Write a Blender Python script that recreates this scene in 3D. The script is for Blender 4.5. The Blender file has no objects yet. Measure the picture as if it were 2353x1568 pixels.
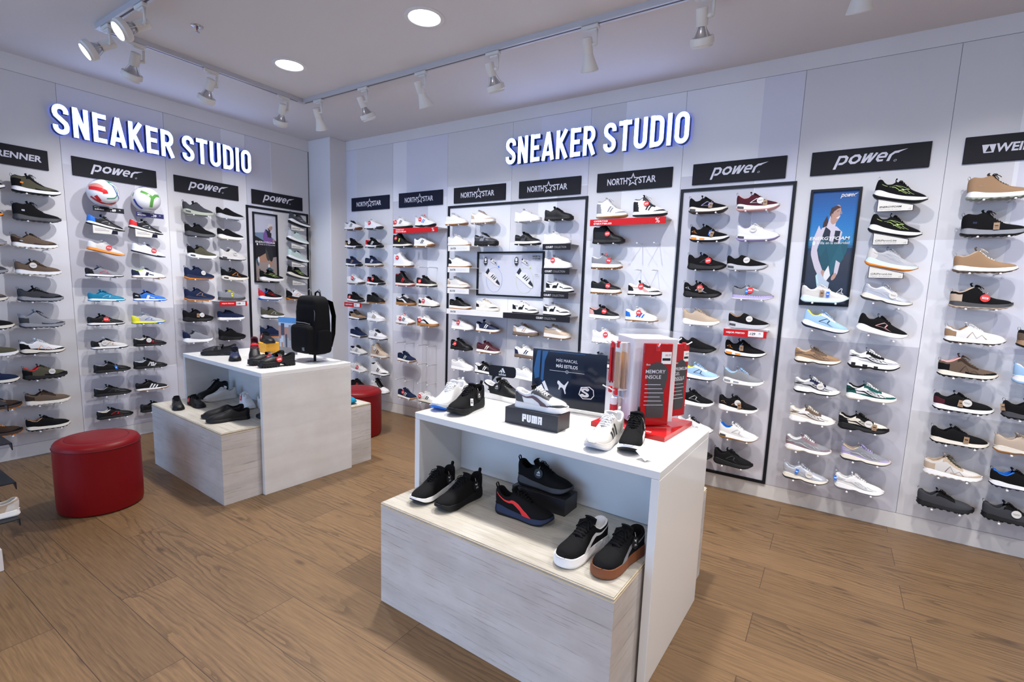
import bpy, math, random
import numpy as np
from mathutils import Matrix, Vector
PI = math.pi
SC = bpy.context.scene
COL = SC.collection
random.seed(7)

# ---------------------------------------------------------------- camera, world, lights, exposure
cam_d = bpy.data.cameras.new('camera')
cam = bpy.data.objects.new('camera', cam_d)
COL.objects.link(cam)
SC.camera = cam
cam_d.sensor_width = 36.0
cam_d.lens = 1141.75 / 2353 * 36.0
cam_d.shift_y = 25.36 / 2353
cam_d.clip_start = 0.05
def camera_axes(yaw, pitch, roll):
    f = Vector((math.sin(yaw) * math.cos(pitch), math.cos(yaw) * math.cos(pitch), -math.sin(pitch)))
    r = Vector((math.cos(yaw), -math.sin(yaw), 0))
    u = r.cross(f)
    return math.cos(roll) * r + math.sin(roll) * u, -math.sin(roll) * r + math.cos(roll) * u, f
_r, _u, _f = camera_axes(math.radians(-32.73158), math.radians(7.64874), math.radians(1.924146))
CAM = Vector((5.331, -3.983, 1.5))
_m = Matrix((_r, _u, -_f)).transposed().to_4x4()
_m.translation = CAM
cam.matrix_world = _m

world = bpy.data.worlds.new('shop_daylight')
SC.world = world
world.use_nodes = True
world.node_tree.nodes['Background'].inputs[0].default_value = (0.97, 0.92, 1.0, 1)
world.node_tree.nodes['Background'].inputs[1].default_value = 0.42
SC.view_settings.view_transform = 'Standard'
SC.view_settings.look = 'None'
SC.view_settings.exposure = 0.28
SC.view_settings.gamma = 1.0
SPOT_W, DOWN_W, SHOPFRONT_W, SIGN_E = 32.5, 17.0, 165.0, 6.0

def add_light(name, kind, loc, aim, energy, color, **kw):
    d = bpy.data.lights.new(name, kind)
    d.energy = energy
    d.color = color
    for k, v in kw.items():
        setattr(d, k, v)
    o = bpy.data.objects.new(name, d)
    COL.objects.link(o)
    o.location = loc
    o.rotation_euler = Vector(aim).to_track_quat('-Z', 'Y').to_euler()
    return o
# daylight falling in through the open shop front behind the photographer
add_light('shop_front_daylight', 'AREA', (1.9, -8.6, 1.6), (.22, 1, -0.03), SHOPFRONT_W, (0.30, 0.56, 1.0), shape='RECTANGLE', size=5.0, size_y=2.6)

# ---------------------------------------------------------------- materials
MATS = {}
def new_mat(name, col, rough=0.6, metal=0.0, emit=None, es=0.0, spec=0.5, coat=0.0, bump=0.0, bscale=300.0, alpha=1.0, trans=0.0, ior=1.45):
    if name in MATS:
        return MATS[name]
    m = bpy.data.materials.new(name)
    m.use_nodes = True
    nt = m.node_tree
    b = nt.nodes['Principled BSDF']
    b.inputs['Base Color'].default_value = (*col, 1)
    b.inputs['Roughness'].default_value = rough
    b.inputs['Metallic'].default_value = metal
    b.inputs['Specular IOR Level'].default_value = spec
    b.inputs['Coat Weight'].default_value = coat
    b.inputs['IOR'].default_value = ior
    b.inputs['Transmission Weight'].default_value = trans
    b.inputs['Alpha'].default_value = alpha
    if emit:
        b.inputs['Emission Color'].default_value = (*emit, 1)
        b.inputs['Emission Strength'].default_value = es
    if bump:
        tc = nt.nodes.new('ShaderNodeTexCoord')
        n = nt.nodes.new('ShaderNodeTexNoise')
        n.inputs['Scale'].default_value = bscale
        n.inputs['Detail'].default_value = 2
        bp = nt.nodes.new('ShaderNodeBump')
        bp.inputs['Strength'].default_value = bump
        bp.inputs['Distance'].default_value = 0.002
        nt.links.new(tc.outputs['Object'], n.inputs['Vector'])
        nt.links.new(n.outputs['Fac'], bp.inputs['Height'])
        nt.links.new(bp.outputs['Normal'], b.inputs['Normal'])
    MATS[name] = m
    return m

PAL = {'k': (.0065, .0065, .0075), 'K': (.05, .052, .06), 'g': (.24, .25, .28), 'G': (.47, .48, .51), 's': (.52, .55, .62),
       'w': (.80, .80, .81), 'C': (.68, .66, .63), 'c': (.74, .69, .60), 'b': (.52, .41, .31), 't': (.34, .215, .125),
       'n': (.012, .02, .055), 'B': (.02, .16, .62), 'l': (.36, .56, .80), 'L': (.62, .82, .25), 'r': (.62, .025, .03),
       'o': (.80, .26, .03), 'y': (.85, .80, .04), 'O': (.085, .08, .052), 'u': (.135, .095, .068), 'U': (.045, .028, .02),
       'p': (.68, .38, .36), 'P': (.42, .36, .62), 'm': (.075, .016, .026), 'M': (.25, .175, .20), 'e': (.012, .085, .075),
       'i': (.50, .62, .58), 'q': (.36, .165, .05), 'Q': (.20, .07, .03), 'T': (.005, .22, .38), 'a': (.34, .37, .30),
       'J': (.62, .78, .84), 'R': (.70, .03, .03)}
def shoe_mat(ch, kind):
    r = {'f': .85, 's': .55, 'l': .46, 'd': .5}[kind]
    if ch == 's' and kind == 'f':
        return new_mat('shoe_silver', PAL['s'], .38, .35)
    nm = {'f': 'knit', 's': 'rubber', 'l': 'leather', 'd': 'print'}[kind]
    return new_mat('shoe_%s_%s' % (nm, ch), PAL[ch], r, 0, spec=.18 if kind == 'f' else .36, bump=.25 if kind in 'fl' else 0, bscale=700 if kind == 'f' else 350)

def node_mat(name):
    m = bpy.data.materials.new(name)
    m.use_nodes = True
    MATS[name] = m
    nt = m.node_tree
    return m, nt, nt.nodes['Principled BSDF'], lambda t, **k: _node(nt, t, k)
def _node(nt, t, k):
    n = nt.nodes.new('ShaderNode' + t)
    for a, v in k.items():
        if a.startswith('i_'):
            n.inputs[int(a[2:])].default_value = v
        else:
            setattr(n, a, v)
    return n

def mat_floor():
    m, nt, b, N = node_mat('oak_plank_floor')
    L = nt.links.new
    tc = N('TexCoord')
    sep = N('SeparateXYZ'); L(tc.outputs['Object'], sep.inputs[0])
    PW, PL = 0.2353, 1.2235
    def math_(op, a, bb=None):
        n = N('Math', operation=op)
        for i, v in enumerate((a, bb)):
            if v is None: continue
            if isinstance(v, (int, float)): n.inputs[i].default_value = v
            else: L(v, n.inputs[i])
        return n.outputs[0]
    yy = math_('DIVIDE', math_('ADD', sep.outputs[1], 0.336), PW)
    row = math_('FLOOR', yy)
    fy = math_('SUBTRACT', yy, row)
    half = math_('MULTIPLY', math_('MODULO', math_('ADD', row, 1000.0), 2.0), 0.5)
    xx = math_('ADD', math_('DIVIDE', math_('SUBTRACT', sep.outputs[0], 5.150), PL), math_('ADD', half, 0.0))
    colm = math_('FLOOR', xx)
    fx = math_('SUBTRACT', xx, colm)
    cid = N('CombineXYZ'); L(row, cid.inputs[0]); L(colm, cid.inputs[1])
    wn = N('TexWhiteNoise', noise_dimensions='3D'); L(cid.outputs[0], wn.inputs['Vector'])
    # grain coordinates, shifted per plank
    off = N('VectorMath', operation='SCALE'); L(wn.outputs['Color'], off.inputs[0]); off.inputs['Scale'].default_value = 37.0
    add = N('VectorMath', operation='ADD'); L(tc.outputs['Object'], add.inputs[0]); L(off.outputs[0], add.inputs[1])
    swn = N('SeparateXYZ'); L(wn.outputs['Color'], swn.inputs[0])
    # cathedral figure: stretched rings about a centre that wanders from plank to plank
    mp = N('Mapping'); L(add.outputs[0], mp.inputs[0]); mp.inputs['Scale'].default_value = (.55, 3.0, 1.0)
    big = N('TexNoise', i_2=3.4, i_3=4.0, i_4=.55); L(mp.outputs[0], big.inputs['Vector'])
    pv = math_('ADD', math_('SUBTRACT', fy, .5), math_('MULTIPLY', math_('SUBTRACT', swn.outputs[0], .5), 1.3))
    pv = math_('MULTIPLY', pv, PW)
    pu = math_('MULTIPLY', math_('ADD', math_('SUBTRACT', fx, .5), math_('SUBTRACT', swn.outputs[1], .5)), PL * .085)
    rad = math_('SQRT', math_('ADD', math_('MULTIPLY', pv, pv), math_('MULTIPLY', pu, pu)))
    rad = math_('ADD', rad, math_('MULTIPLY', big.outputs['Fac'], .085))
    tri = math_('FRACT', math_('MULTIPLY', rad, 44.0))
    mp2 = N('Mapping'); L(add.outputs[0], mp2.inputs[0]); mp2.inputs['Scale'].default_value = (4.0, 95.0, 1.0)
    fine = N('TexNoise', i_2=1.6, i_3=4.0, i_4=.6); L(mp2.outputs[0], fine.inputs['Vector'])
    mp3 = N('Mapping'); L(add.outputs[0], mp3.inputs[0]); mp3.inputs['Scale'].default_value = (2.2, 6.0, 1.0)
    knot = N('TexVoronoi', i_2=1.15); L(mp3.outputs[0], knot.inputs['Vector'])
    kn = N('MapRange', interpolation_type='SMOOTHSTEP'); L(knot.outputs['Distance'], kn.inputs[0])
    kn.inputs[1].default_value = .02; kn.inputs[2].default_value = .16; kn.inputs[3].default_value = 1.0; kn.inputs[4].default_value = 0.0
    ramp = N('ValToRGB'); L(fine.outputs['Fac'], ramp.inputs[0])
    e = ramp.color_ramp.elements
    e[0].position = .30; e[0].color = (.126, .073, .035, 1)
    e[1].position = .68; e[1].color = (.196, .118, .056, 1)
    mixr = N('Mix', data_type='RGBA', blend_type='MULTIPLY'); mixr.inputs[0].default_value = 1.0
    rr = N('MapRange'); L(tri, rr.inputs[0]); rr.interpolation_type = 'SMOOTHSTEP'; rr.inputs[1].default_value = .0; rr.inputs[2].default_value = .55; rr.inputs[3].default_value = .58; rr.inputs[4].default_value = 1.0
    L(ramp.outputs[0], mixr.inputs[6])
    mk = N('TexNoise', i_2=1.9, i_3=2.0, i_4=.5); L(mp.outputs[0], mk.inputs['Vector'])
    mkr = N('MapRange', interpolation_type='SMOOTHSTEP'); L(mk.outputs['Fac'], mkr.inputs[0])
    mkr.inputs[1].default_value = .38; mkr.inputs[2].default_value = .62; mkr.inputs[3].default_value = .15; mkr.inputs[4].default_value = 1.0
    soft = N('Mix', data_type='FLOAT'); L(mkr.outputs[0], soft.inputs[0]); soft.inputs[2].default_value = 1.0; L(rr.outputs[0], soft.inputs[3])
    L(soft.outputs[0], mixr.inputs[7])
    tone = N('MapRange'); L(wn.outputs['Value'], tone.inputs[0]); tone.inputs[3].default_value = .88; tone.inputs[4].default_value = 1.12
    mixt = N('Mix', data_type='RGBA', blend_type='MULTIPLY'); mixt.inputs[0].default_value = 1.0
    L(mixr.outputs[2], mixt.inputs[6]); L(tone.outputs[0], mixt.inputs[7])
    mixk = N('Mix', data_type='RGBA'); L(math_('MULTIPLY', kn.outputs[0], .75), mixk.inputs[0]); L(mixt.outputs[2], mixk.inputs[6]); mixk.inputs[7].default_value = (.045, .026, .015, 1)
    # joints
    ey = math_('MULTIPLY', math_('MINIMUM', fy, math_('SUBTRACT', 1.0, fy)), PW)
    ex = math_('MULTIPLY', math_('MINIMUM', fx, math_('SUBTRACT', 1.0, fx)), PL)
    ed = math_('MINIMUM', ey, ex)
    j = math_('LESS_THAN', ed, 0.0014)
    mixj = N('Mix', data_type='RGBA'); L(j, mixj.inputs[0]); L(mixk.outputs[2], mixj.inputs[6]); mixj.inputs[7].default_value = (.05, .03, .018, 1)
    L(mixj.outputs[2], b.inputs['Base Color'])
    b.inputs['Roughness'].default_value = .42
    b.inputs['Specular IOR Level'].default_value = .4
    bp = N('Bump'); bp.inputs['Strength'].default_value = .12; bp.inputs['Distance'].default_value = .002
    L(fine.outputs['Fac'], bp.inputs['Height']); L(bp.outputs[0], b.inputs['Normal'])
    return m

def mat_streak(name, base, dark, scale, rough, amount=.5, spec=.4, stretch=(1.0, 1.0, 22.0), lo=.30, hi=.52):
    """pale laminate: gently mottled, with sparse fine dashes along the grain"""
    m, nt, b, N = node_mat(name)
    L = nt.links.new
    tc = N('TexCoord')
    mp = N('Mapping'); L(tc.outputs['Object'], mp.inputs[0]); mp.inputs['Scale'].default_value = stretch
    n1 = N('TexNoise', i_2=scale, i_3=8.0, i_4=.72); L(mp.outputs[0], n1.inputs['Vector'])
    n2 = N('TexNoise', i_2=3.2, i_3=4.0, i_4=.6); L(tc.outputs['Object'], n2.inputs['Vector'])
    mp3 = N('Mapping'); L(tc.outputs['Object'], mp3.inputs[0]); mp3.inputs['Scale'].default_value = tuple(1 + (c - 1) * .22 for c in stretch)
    n3 = N('TexNoise', i_2=1.7, i_3=3.0, i_4=.5); L(mp3.outputs[0], n3.inputs['Vector'])
    r1 = N('ValToRGB'); L(n1.outputs['Fac'], r1.inputs[0])
    e = r1.color_ramp.elements
    e[0].position = lo; e[0].color = (*dark, 1); e[1].position = hi; e[1].color = (1, 1, 1, 1)
    r2 = N('ValToRGB'); L(n2.outputs['Fac'], r2.inputs[0])
    e = r2.color_ramp.elements
    e[0].position = .32; e[0].color = (1 - .16 * amount, 1 - .2 * amount, 1 - .24 * amount, 1); e[1].position = .62; e[1].color = (1, 1, 1, 1)
    r3 = N('ValToRGB'); L(n3.outputs['Fac'], r3.inputs[0])
    e = r3.color_ramp.elements
    e[0].position = .35; e[0].color = (1 - .14 * amount,) * 3 + (1,); e[1].position = .6; e[1].color = (1, 1, 1, 1)
    c = N('RGB'); c.outputs[0].default_value = (*base, 1)
    last = c.outputs[0]
    for r in (r1, r2, r3):
        mx = N('Mix', data_type='RGBA', blend_type='MULTIPLY'); mx.inputs[0].default_value = 1.0
        L(last, mx.inputs[6]); L(r.outputs[0], mx.inputs[7]); last = mx.outputs[2]
    L(last, b.inputs['Base Color'])
    b.inputs['Roughness'].default_value = rough
    b.inputs['Specular IOR Level'].default_value = spec
    return m

M_FLOOR = mat_floor()
M_WALL = new_mat('white_slat_panel', (.78, .785, .825), .42, spec=.35)
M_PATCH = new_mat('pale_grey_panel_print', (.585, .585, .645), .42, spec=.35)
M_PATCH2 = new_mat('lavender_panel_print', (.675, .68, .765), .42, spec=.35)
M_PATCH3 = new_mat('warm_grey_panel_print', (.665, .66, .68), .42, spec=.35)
M_GAP = new_mat('dark_joint', (.12, .12, .14), .8)
M_CEIL = new_mat('ceiling_paint', (.70, .675, .68), .9, spec=.1)
M_PAINT = new_mat('column_paint', (.72, .71, .72), .7, spec=.2)
M_SKIRT = new_mat('skirting_panel', (.74, .73, .72), .4, spec=.35)
M_BOARD = new_mat('black_sign_board', (.014, .014, .019), .6, spec=.22)
M_NAVY = new_mat('navy_sign_board', (.008, .010, .027), .6, spec=.22)
M_LET = new_mat('pale_lettering', (.66, .66, .74), .5)
M_WHT = new_mat('white_print', (.82, .82, .84), .5)
M_BLK = new_mat('black_print', (.012, .012, .015), .5)
M_GRY = new_mat('grey_print', (.30, .30, .32), .5)
M_RED = new_mat('red_print', (.52, .010, .014), .5, spec=.25)
M_FRAME = new_mat('black_frame_paint', (.008, .010, .015), .45, spec=.3)
M_LAMP = new_mat('white_lamp_enamel', (.70, .68, .64), .45)
M_TRACK = new_mat('track_aluminium', (.55, .55, .58), .4, .3)
M_TABLE = new_mat('white_gloss_laminate', (.80, .80, .79), .13, spec=.5)
M_TABLE_WORN = mat_streak('worn_white_laminate', (.70, .69, .68), (.90, .885, .87), 5.0, .38, .5, stretch=(1.0, 1.0, 30.0), lo=.26, hi=.40)
M_WOODG = mat_streak('whitewashed_wood', (.60, .575, .565), (.62, .60, .58), 3.6, .5, 1.0, stretch=(1.0, 1.0, 30.0), lo=.33, hi=.45)
M_WOODG_T = mat_streak('whitewashed_wood_top', (.55, .53, .475), (.70, .68, .64), 4.0, .5, 1.0, stretch=(1.0, 30.0, 1.0), lo=.36, hi=.52)
M_EDGE = new_mat('plywood_edge', (.62, .52, .38), .6)
M_LEATHER = new_mat('red_leatherette', (.19, .0028, .005), .42, spec=.28, bump=.12, bscale=260)
M_SEAM = new_mat('dark_red_seam', (.10, .002, .004), .6)
M_CLEAR = new_mat('clear_acrylic', (.95, .96, 1.0), .04, alpha=.10)
M_PLASTIC = new_mat('crinkled_plastic_film', (.95, .96, 1.0), .06, alpha=.07, bump=.9, bscale=60)
M_PEG = new_mat('white_peg_enamel', (.82, .82, .84), .3)
M_CHROME = new_mat('brushed_steel', (.55, .55, .57), .25, .9)
M_NYLON = new_mat('black_nylon', (.006, .006, .007), .85, spec=.15, bump=.3, bscale=500)
M_KRAFT = new_mat('kraft_card', (.42, .25, .12), .8)
M_BOXBLK = new_mat('black_card', (.020, .020, .025), .38)
M_YBOX = new_mat('yellow_card', (.72, .36, .03), .5)
M_LED = new_mat('lit_lens', (1, 1, 1), .5, emit=(1.0, .98, .95), es=9.0)
M_DOWN = new_mat('lit_downlight', (1, 1, 1), .5, emit=(1.0, .98, .95), es=7.0)
M_SIGNF = new_mat('lit_sign_face', (1, 1, 1), .4, emit=(.42, .56, 1.0), es=SIGN_E)
M_SIGNB = new_mat('blue_lit_sign_edge', (.02, .05, .4), .4, emit=(.05, .16, 1.0), es=1.1)
M_SIGNS = new_mat('navy_sign_return', (.012, .018, .045), .35)

# ---------------------------------------------------------------- mesh helpers
class MB:
    def __init__(s):
        s.v, s.f, s.m = [], [], []
    def add(s, v, f, m=0):
        o = len(s.v)
        s.v += [tuple(p) for p in v]
        s.f += [tuple(i + o for i in q) for q in f]
        s.m += (list(m) if isinstance(m, (list, tuple)) else [m] * len(f))
        return s
    def box(s, x0, x1, y0, y1, z0, z1, m=0):
        v = [(x, y, z) for z in (z0, z1) for y in (y0, y1) for x in (x0, x1)]
        return s.add(v, [(0, 2, 3, 1), (4, 5, 7, 6), (0, 1, 5, 4), (2, 6, 7, 3), (0, 4, 6, 2), (1, 3, 7, 5)], m)
    def bbox(s, x0, x1, y0, y1, z0, z1, b=.004, m=0):
        """box with chamfered edges"""
        vs = []
        for sx, sy, sz in [(a, c, d) for a in (0, 1) for c in (0, 1) for d in (0, 1)]:
            X, Y, Z = (x0, x1)[sx], (y0, y1)[sy], (z0, z1)[sz]
            ix, iy, iz = X + (b, -b)[sx], Y + (b, -b)[sy], Z + (b, -b)[sz]
            vs += [(X, iy, iz), (ix, Y, iz), (ix, iy, Z)]
        I = lambda a, c, d, k: (a * 4 + c * 2 + d) * 3 + k
        F = []
        for a in (0, 1):
            F.append([I(a, 0, 0, 0), I(a, 1, 0, 0), I(a, 1, 1, 0), I(a, 0, 1, 0)][::(1 if a else -1)])
            F.append([I(0, a, 0, 1), I(0, a, 1, 1), I(1, a, 1, 1), I(1, a, 0, 1)][::(1 if a else -1)])
            F.append([I(0, 0, a, 2), I(1, 0, a, 2), I(1, 1, a, 2), I(0, 1, a, 2)][::(1 if a else -1)])
        for a in (0, 1):
            for c in (0, 1):
                F.append([I(a, c, 0, 0), I(a, c, 1, 0), I(a, c, 1, 1), I(a, c, 0, 1)])
                F.append([I(a, 0, c, 0), I(a, 1, c, 0), I(a, 1, c, 2), I(a, 0, c, 2)])
                F.append([I(0, a, c, 1), I(1, a, c, 1), I(1, a, c, 2), I(0, a, c, 2)])
        for a in (0, 1):
            for c in (0, 1):
                for d in (0, 1):
                    F.append([I(a, c, d, 0), I(a, c, d, 1), I(a, c, d, 2)])
        return s.add(vs, F, m)
    def lathe(s, prof, n=24, axis='z', o=(0, 0, 0), m=0, cap=True):
        v, f = [], []
        for r, h in prof:
            for k in range(n):
                a = 2 * PI * k / n
                c = (r * math.cos(a), r * math.sin(a), h)
                if axis == 'y': c = (c[0], h, c[1])
                if axis == 'x': c = (h, c[0], c[1])
                v.append((c[0] + o[0], c[1] + o[1], c[2] + o[2]))
        for i in range(len(prof) - 1):
            for k in range(n):
                k2 = (k + 1) % n
                q = (i * n + k, i * n + k2, (i + 1) * n + k2, (i + 1) * n + k)
                f.append(q if axis != 'y' else q[::-1])
        if cap:
            f.append(tuple(range(n))[::-1] if axis != 'y' else tuple(range(n)))
            e = (len(prof) - 1) * n
            f.append(tuple(range(e, e + n)) if axis != 'y' else tuple(range(e, e + n))[::-1])
        return s.add(v, f, m)
    def tube(s, pts, r, n=8, m=0, closed=False):
        pts = [Vector(p) for p in pts]
        rs = r if isinstance(r, (list, tuple)) else [r] * len(pts)
        v, f = [], []
        N = len(pts)
        up = Vector((0, 0, 1))
        prev = None
        for i, p in enumerate(pts):
            if closed: d = pts[(i + 1) % N] - pts[i - 1]
            else: d = pts[min(i + 1, N - 1)] - pts[max(i - 1, 0)]
            d.normalize()
            if prev is None:
                a = d.cross(up)
                if a.length < .05: a = d.cross(Vector((1, 0, 0)))
            else:
                a = prev - d * prev.dot(d)
                if a.length < 1e-6: a = d.cross(up)
            a.normalize(); prev = a
            b = d.cross(a)
            for k in range(n):
                t = 2 * PI * k / n
                v.append(p + (a * math.cos(t) + b * math.sin(t)) * rs[i])
        R = N if closed else N - 1
        for i in range(R):
            j = (i + 1) % N
            for k in range(n):
                k2 = (k + 1) % n
                f.append((i * n + k, i * n + k2, j * n + k2, j * n + k))
        if not closed:
            f.append(tuple(range(n))[::-1]); f.append(tuple(range((N - 1) * n, N * n)))
        return s.add(v, f, m)
    def poly(s, pts, y=0.0, m=0):
        """flat polygon in the local XZ plane facing -Y (pts counter-clockwise)"""
        a = sum(pts[i][0] * pts[(i + 1) % len(pts)][1] - pts[(i + 1) % len(pts)][0] * pts[i][1] for i in range(len(pts)))
        if a < 0: pts = pts[::-1]
        return s.add([(p[0], y, p[1]) for p in pts], [tuple(range(len(pts)))], m)
    def prism(s, pts, y0, y1, m=0, ms=None):
        """polygon in XZ extruded from y0 (front) to y1 (back)"""
        a = sum(pts[i][0] * pts[(i + 1) % len(pts)][1] - pts[(i + 1) % len(pts)][0] * pts[i][1] for i in range(len(pts)))
        if a < 0: pts = pts[::-1]
        n = len(pts)
        v = [(p[0], y0, p[1]) for p in pts] + [(p[0], y1, p[1]) for p in pts]
        f = [tuple(range(n)), tuple(range(n, 2 * n))[::-1]] + [(i, n + i, n + (i + 1) % n, (i + 1) % n) for i in range(n)]
        return s.add(v, f, [m, m] + [m if ms is None else ms] * n)
    def grid(s, P, m=0, flip=False):
        """P: array n x k x 3"""
        n, k = len(P), len(P[0])
        f = []
        for i in range(n - 1):
            for j in range(k - 1):
                q = (i * k + j, (i + 1) * k + j, (i + 1) * k + j + 1, i * k + j + 1)
                f.append(q[::-1] if flip else q)
        return s.add([p for r in P for p in r], f, m)
    def mesh(s, name, mats, smooth=False):
        me = bpy.data.meshes.new(name)
        me.from_pydata(s.v, [], s.f)
        for mt in mats:
            me.materials.append(mt)
        if len(mats) > 1:
            me.polygons.foreach_set('material_index', s.m)
        if smooth:
            me.polygons.foreach_set('use_smooth', [True] * len(me.polygons))
        me.update()
        return me
    def build(s, name, mats, parent=None, smooth=False, loc=None, rz=0.0):
        mats = mats if isinstance(mats, (list, tuple)) else [mats]
        o = bpy.data.objects.new(name, s.mesh(name, mats, smooth))
        COL.objects.link(o)
        if parent: o.parent = parent
        if loc is not None: o.location = loc
        if rz: o.rotation_euler.z = rz
        return o

def smooth_by_angle(o, deg=35):
    try:
        o.data.set_sharp_from_angle(angle=math.radians(deg))
    except Exception:
        pass
    return o
def thing(name, label, cat, loc=(0, 0, 0), rz=0.0, group=None):
    o = bpy.data.objects.new(name, None)
    COL.objects.link(o)
    o.empty_display_size = .05
    o.location = loc
    o.rotation_euler.z = rz
    return tag(o, label, cat, group)
def tag(o, label, cat, group=None, kind=None):
    if label: o['label'] = label
    if cat: o['category'] = cat
    if group: o['group'] = group
    if kind: o['kind'] = kind
    return o
def struct(o):
    o['kind'] = 'structure'
    return o
def on_wall(o, wall, u, z, off=0.0):
    """local X runs along the wall to the right, local -Y out of the wall"""
    if wall == 'back':
        o.location = (u, -off, z)
    else:
        o.location = (off, u, z); o.rotation_euler.z = PI / 2
    return o

# ---------------------------------------------------------------- lettering
def ribbon(path, w, closed=False):
    """flat strip polygons of constant width with mitred joints along a 2D path -> list of quads"""
    P = []
    for p in path:
        p = Vector((p[0], p[1]))
        if not P or (p - P[-1]).length > 1e-4: P.append(p)
    N = len(P)
    L, R = [], []
    for i in range(N):
        if closed: a, b = P[i] - P[i - 1], P[(i + 1) % N] - P[i]
        else:
            a = P[i] - P[i - 1] if i else P[1] - P[0]
            b = P[i + 1] - P[i] if i < N - 1 else a
        a = a.normalized(); b = b.normalized()
        n1, n2 = Vector((-a.y, a.x)), Vector((-b.y, b.x))
        n = n1 + n2
        if n.length < 1e-4: n = n1
        n.normalize()
        k = w / 2 / max(n.dot(n1), .45)
        L.append(P[i] + n * k); R.append(P[i] - n * k)
    return [[R[i], R[(i + 1) % N], L[(i + 1) % N], L[i]] for i in range(N if closed else N - 1)]
def arc(cx, cy, rx, ry, a0, a1, n=10):
    return [(cx + rx * math.cos(math.radians(a0 + (a1 - a0) * i / n)), cy + ry * math.sin(math.radians(a0 + (a1 - a0) * i / n))) for i in range(n + 1)]
def glyph(ch, W=.50, t=.17):
    l, r, b, u = t / 2, W - t / 2, t / 2, 1 - t / 2
    m = (l + r) / 2; rx = (r - l) / 2
    if ch == 'S':
        return [[(r, .70)] + arc(m, .76, rx, u - .76, 0, 180, 12) + [(l, .70), (l + .03, .615), (m, .50), (r - .03, .385), (r, .30)] + arc(m, .24, rx, .24 - b, 0, -180, 12) + [(l, .30)]], W
    if ch == 'N': return [[(l, 0), (l, 1)], [(r, 0), (r, 1)], [(l + .01, .97), (r - .01, .03)]], W + .02
    if ch == 'E': return [[(l, 0), (l, 1)], [(l, b), (W - .06, b)], [(l, .51), (W - .10, .51)], [(l, u), (W - .06, u)]], W - .05
    if ch == 'A': return [[(.06, 0), (W / 2 + .02, 1)], [(W - .02, 0), (W / 2 + .02, 1)], [(.15, .24), (W - .12, .24)]], W + .04
    if ch == 'K': return [[(l, 0), (l, 1)], [(l, .40), (r + .02, 1)], [(l + .1, .56), (r + .04, 0)]], W + .03
    if ch == 'R': return [[(l, 0), (l, 1)], [(l, u), (m, u)] + arc(m, (u + .47) / 2, rx, (u - .47) / 2, 90, -90, 12) + [(l, .47)], [(m, .47), (r + .03, 0)]], W + .02
    if ch == 'T': return [[(W / 2 - .01, 0), (W / 2 - .01, 1)], [(0, u), (W - .02, u)]], W - .02
    if ch == 'U': return [[(l, 1), (l, .26)] + arc(m, .26, rx, .26 - b, 180, 360, 12) + [(r, 1)]], W
    if ch == 'D': return [[(l, 0), (l, 1)], [(l, u)] + arc(m, .74, rx, u - .74, 90, 0, 8) + arc(m, .26, rx, .26 - b, 0, -90, 8) + [(l, b)]], W
    if ch == 'I': return [[(l, 0), (l, 1)]], t
    if ch == 'O': return [arc(m, .74, rx, u - .74, 0, 180, 12) + arc(m, .26, rx, .26 - b, 180, 360, 12) + [(r, .74)]], W
    if ch == 'P': return [[(l, 0), (l, 1)], [(l, u), (r, u), (r, .45), (l, .45)]], W
    if ch == 'M': return [[(l, 0), (l, u), (r + .22, u), (r + .22, 0)], [((l + r + .22) / 2, 0), ((l + r + .22) / 2, u)]], W + .22
    if ch == 'a': return [[(l, 0), (l, u), (r, u), (r, 0)], [(l, .42), (r, .42)]], W
    return [], .25
def power_logo():
    """italic lower-case word; returns polygons in a box 0..4.9 by -.45..1"""
    t = .24
    def rr(x0, x1, y0, y1, c=.22):
        return [(x0 + c, y0), (x1 - c, y0), (x1, y0 + c), (x1, y1 - c), (x1 - c, y1), (x0 + c, y1), (x0, y1 - c), (x0, y0 + c)]
    S = []
    S += ribbon([(.12, -.45), (.12, .88), (.62, .88), (.82, .70), (.82, .32), (.62, .12), (.30, .12)], t)
    S += ribbon(rr(1.20, 1.94, .12, .88), t, True)
    S += ribbon([(2.30, 1.0), (2.34, .12), (2.44, .12), (2.72, .92), (2.80, .92), (2.84, .12), (2.94, .12), (3.24, 1.0)], t * .92)
    S += ribbon([(4.02, .14), (3.66, .12), (3.48, .32), (3.48, .70), (3.66, .88), (3.94, .88), (4.10, .72), (4.08, .50), (3.50, .50)], t * .85)
    S += ribbon([(4.46, 0), (4.46, .62), (4.70, .88), (5.05, .92)], t)
    S += [[Vector(p) for p in ((4.95, .80), (5.62, 1.16), (4.9, 1.03))]]
    S += ribbon(arc(5.05, .02, .10, .10, 0, 360, 10)[:-1], .03, True)
    return [[(p[0] + .30 * p[1], p[1]) for p in q] for q in S]
TXT = {}
def text_polys(s, bold=0.0):
    k = (s, bold)
    if k not in TXT:
        c = bpy.data.curves.new('lettering_source', 'FONT')
        c.body = s; c.size = 1.0; c.offset = bold; c.resolution_u = 3
        o = bpy.data.objects.new('lettering_source', c)
        me = bpy.data.meshes.new_from_object(o)
        vs = [(v.co.x, v.co.y) for v in me.vertices]
        fs = [tuple(p.vertices) for p in me.polygons]
        bpy.data.objects.remove(o); bpy.data.curves.remove(c); bpy.data.meshes.remove(me)
        x0 = min(v[0] for v in vs); x1 = max(v[0] for v in vs); y0 = min(v[1] for v in vs); y1 = max(v[1] for v in vs)
        TXT[k] = ([((v[0] - x0), (v[1] - y0)) for v in vs], fs, x1 - x0, y1 - y0)
    return TXT[k]
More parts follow.
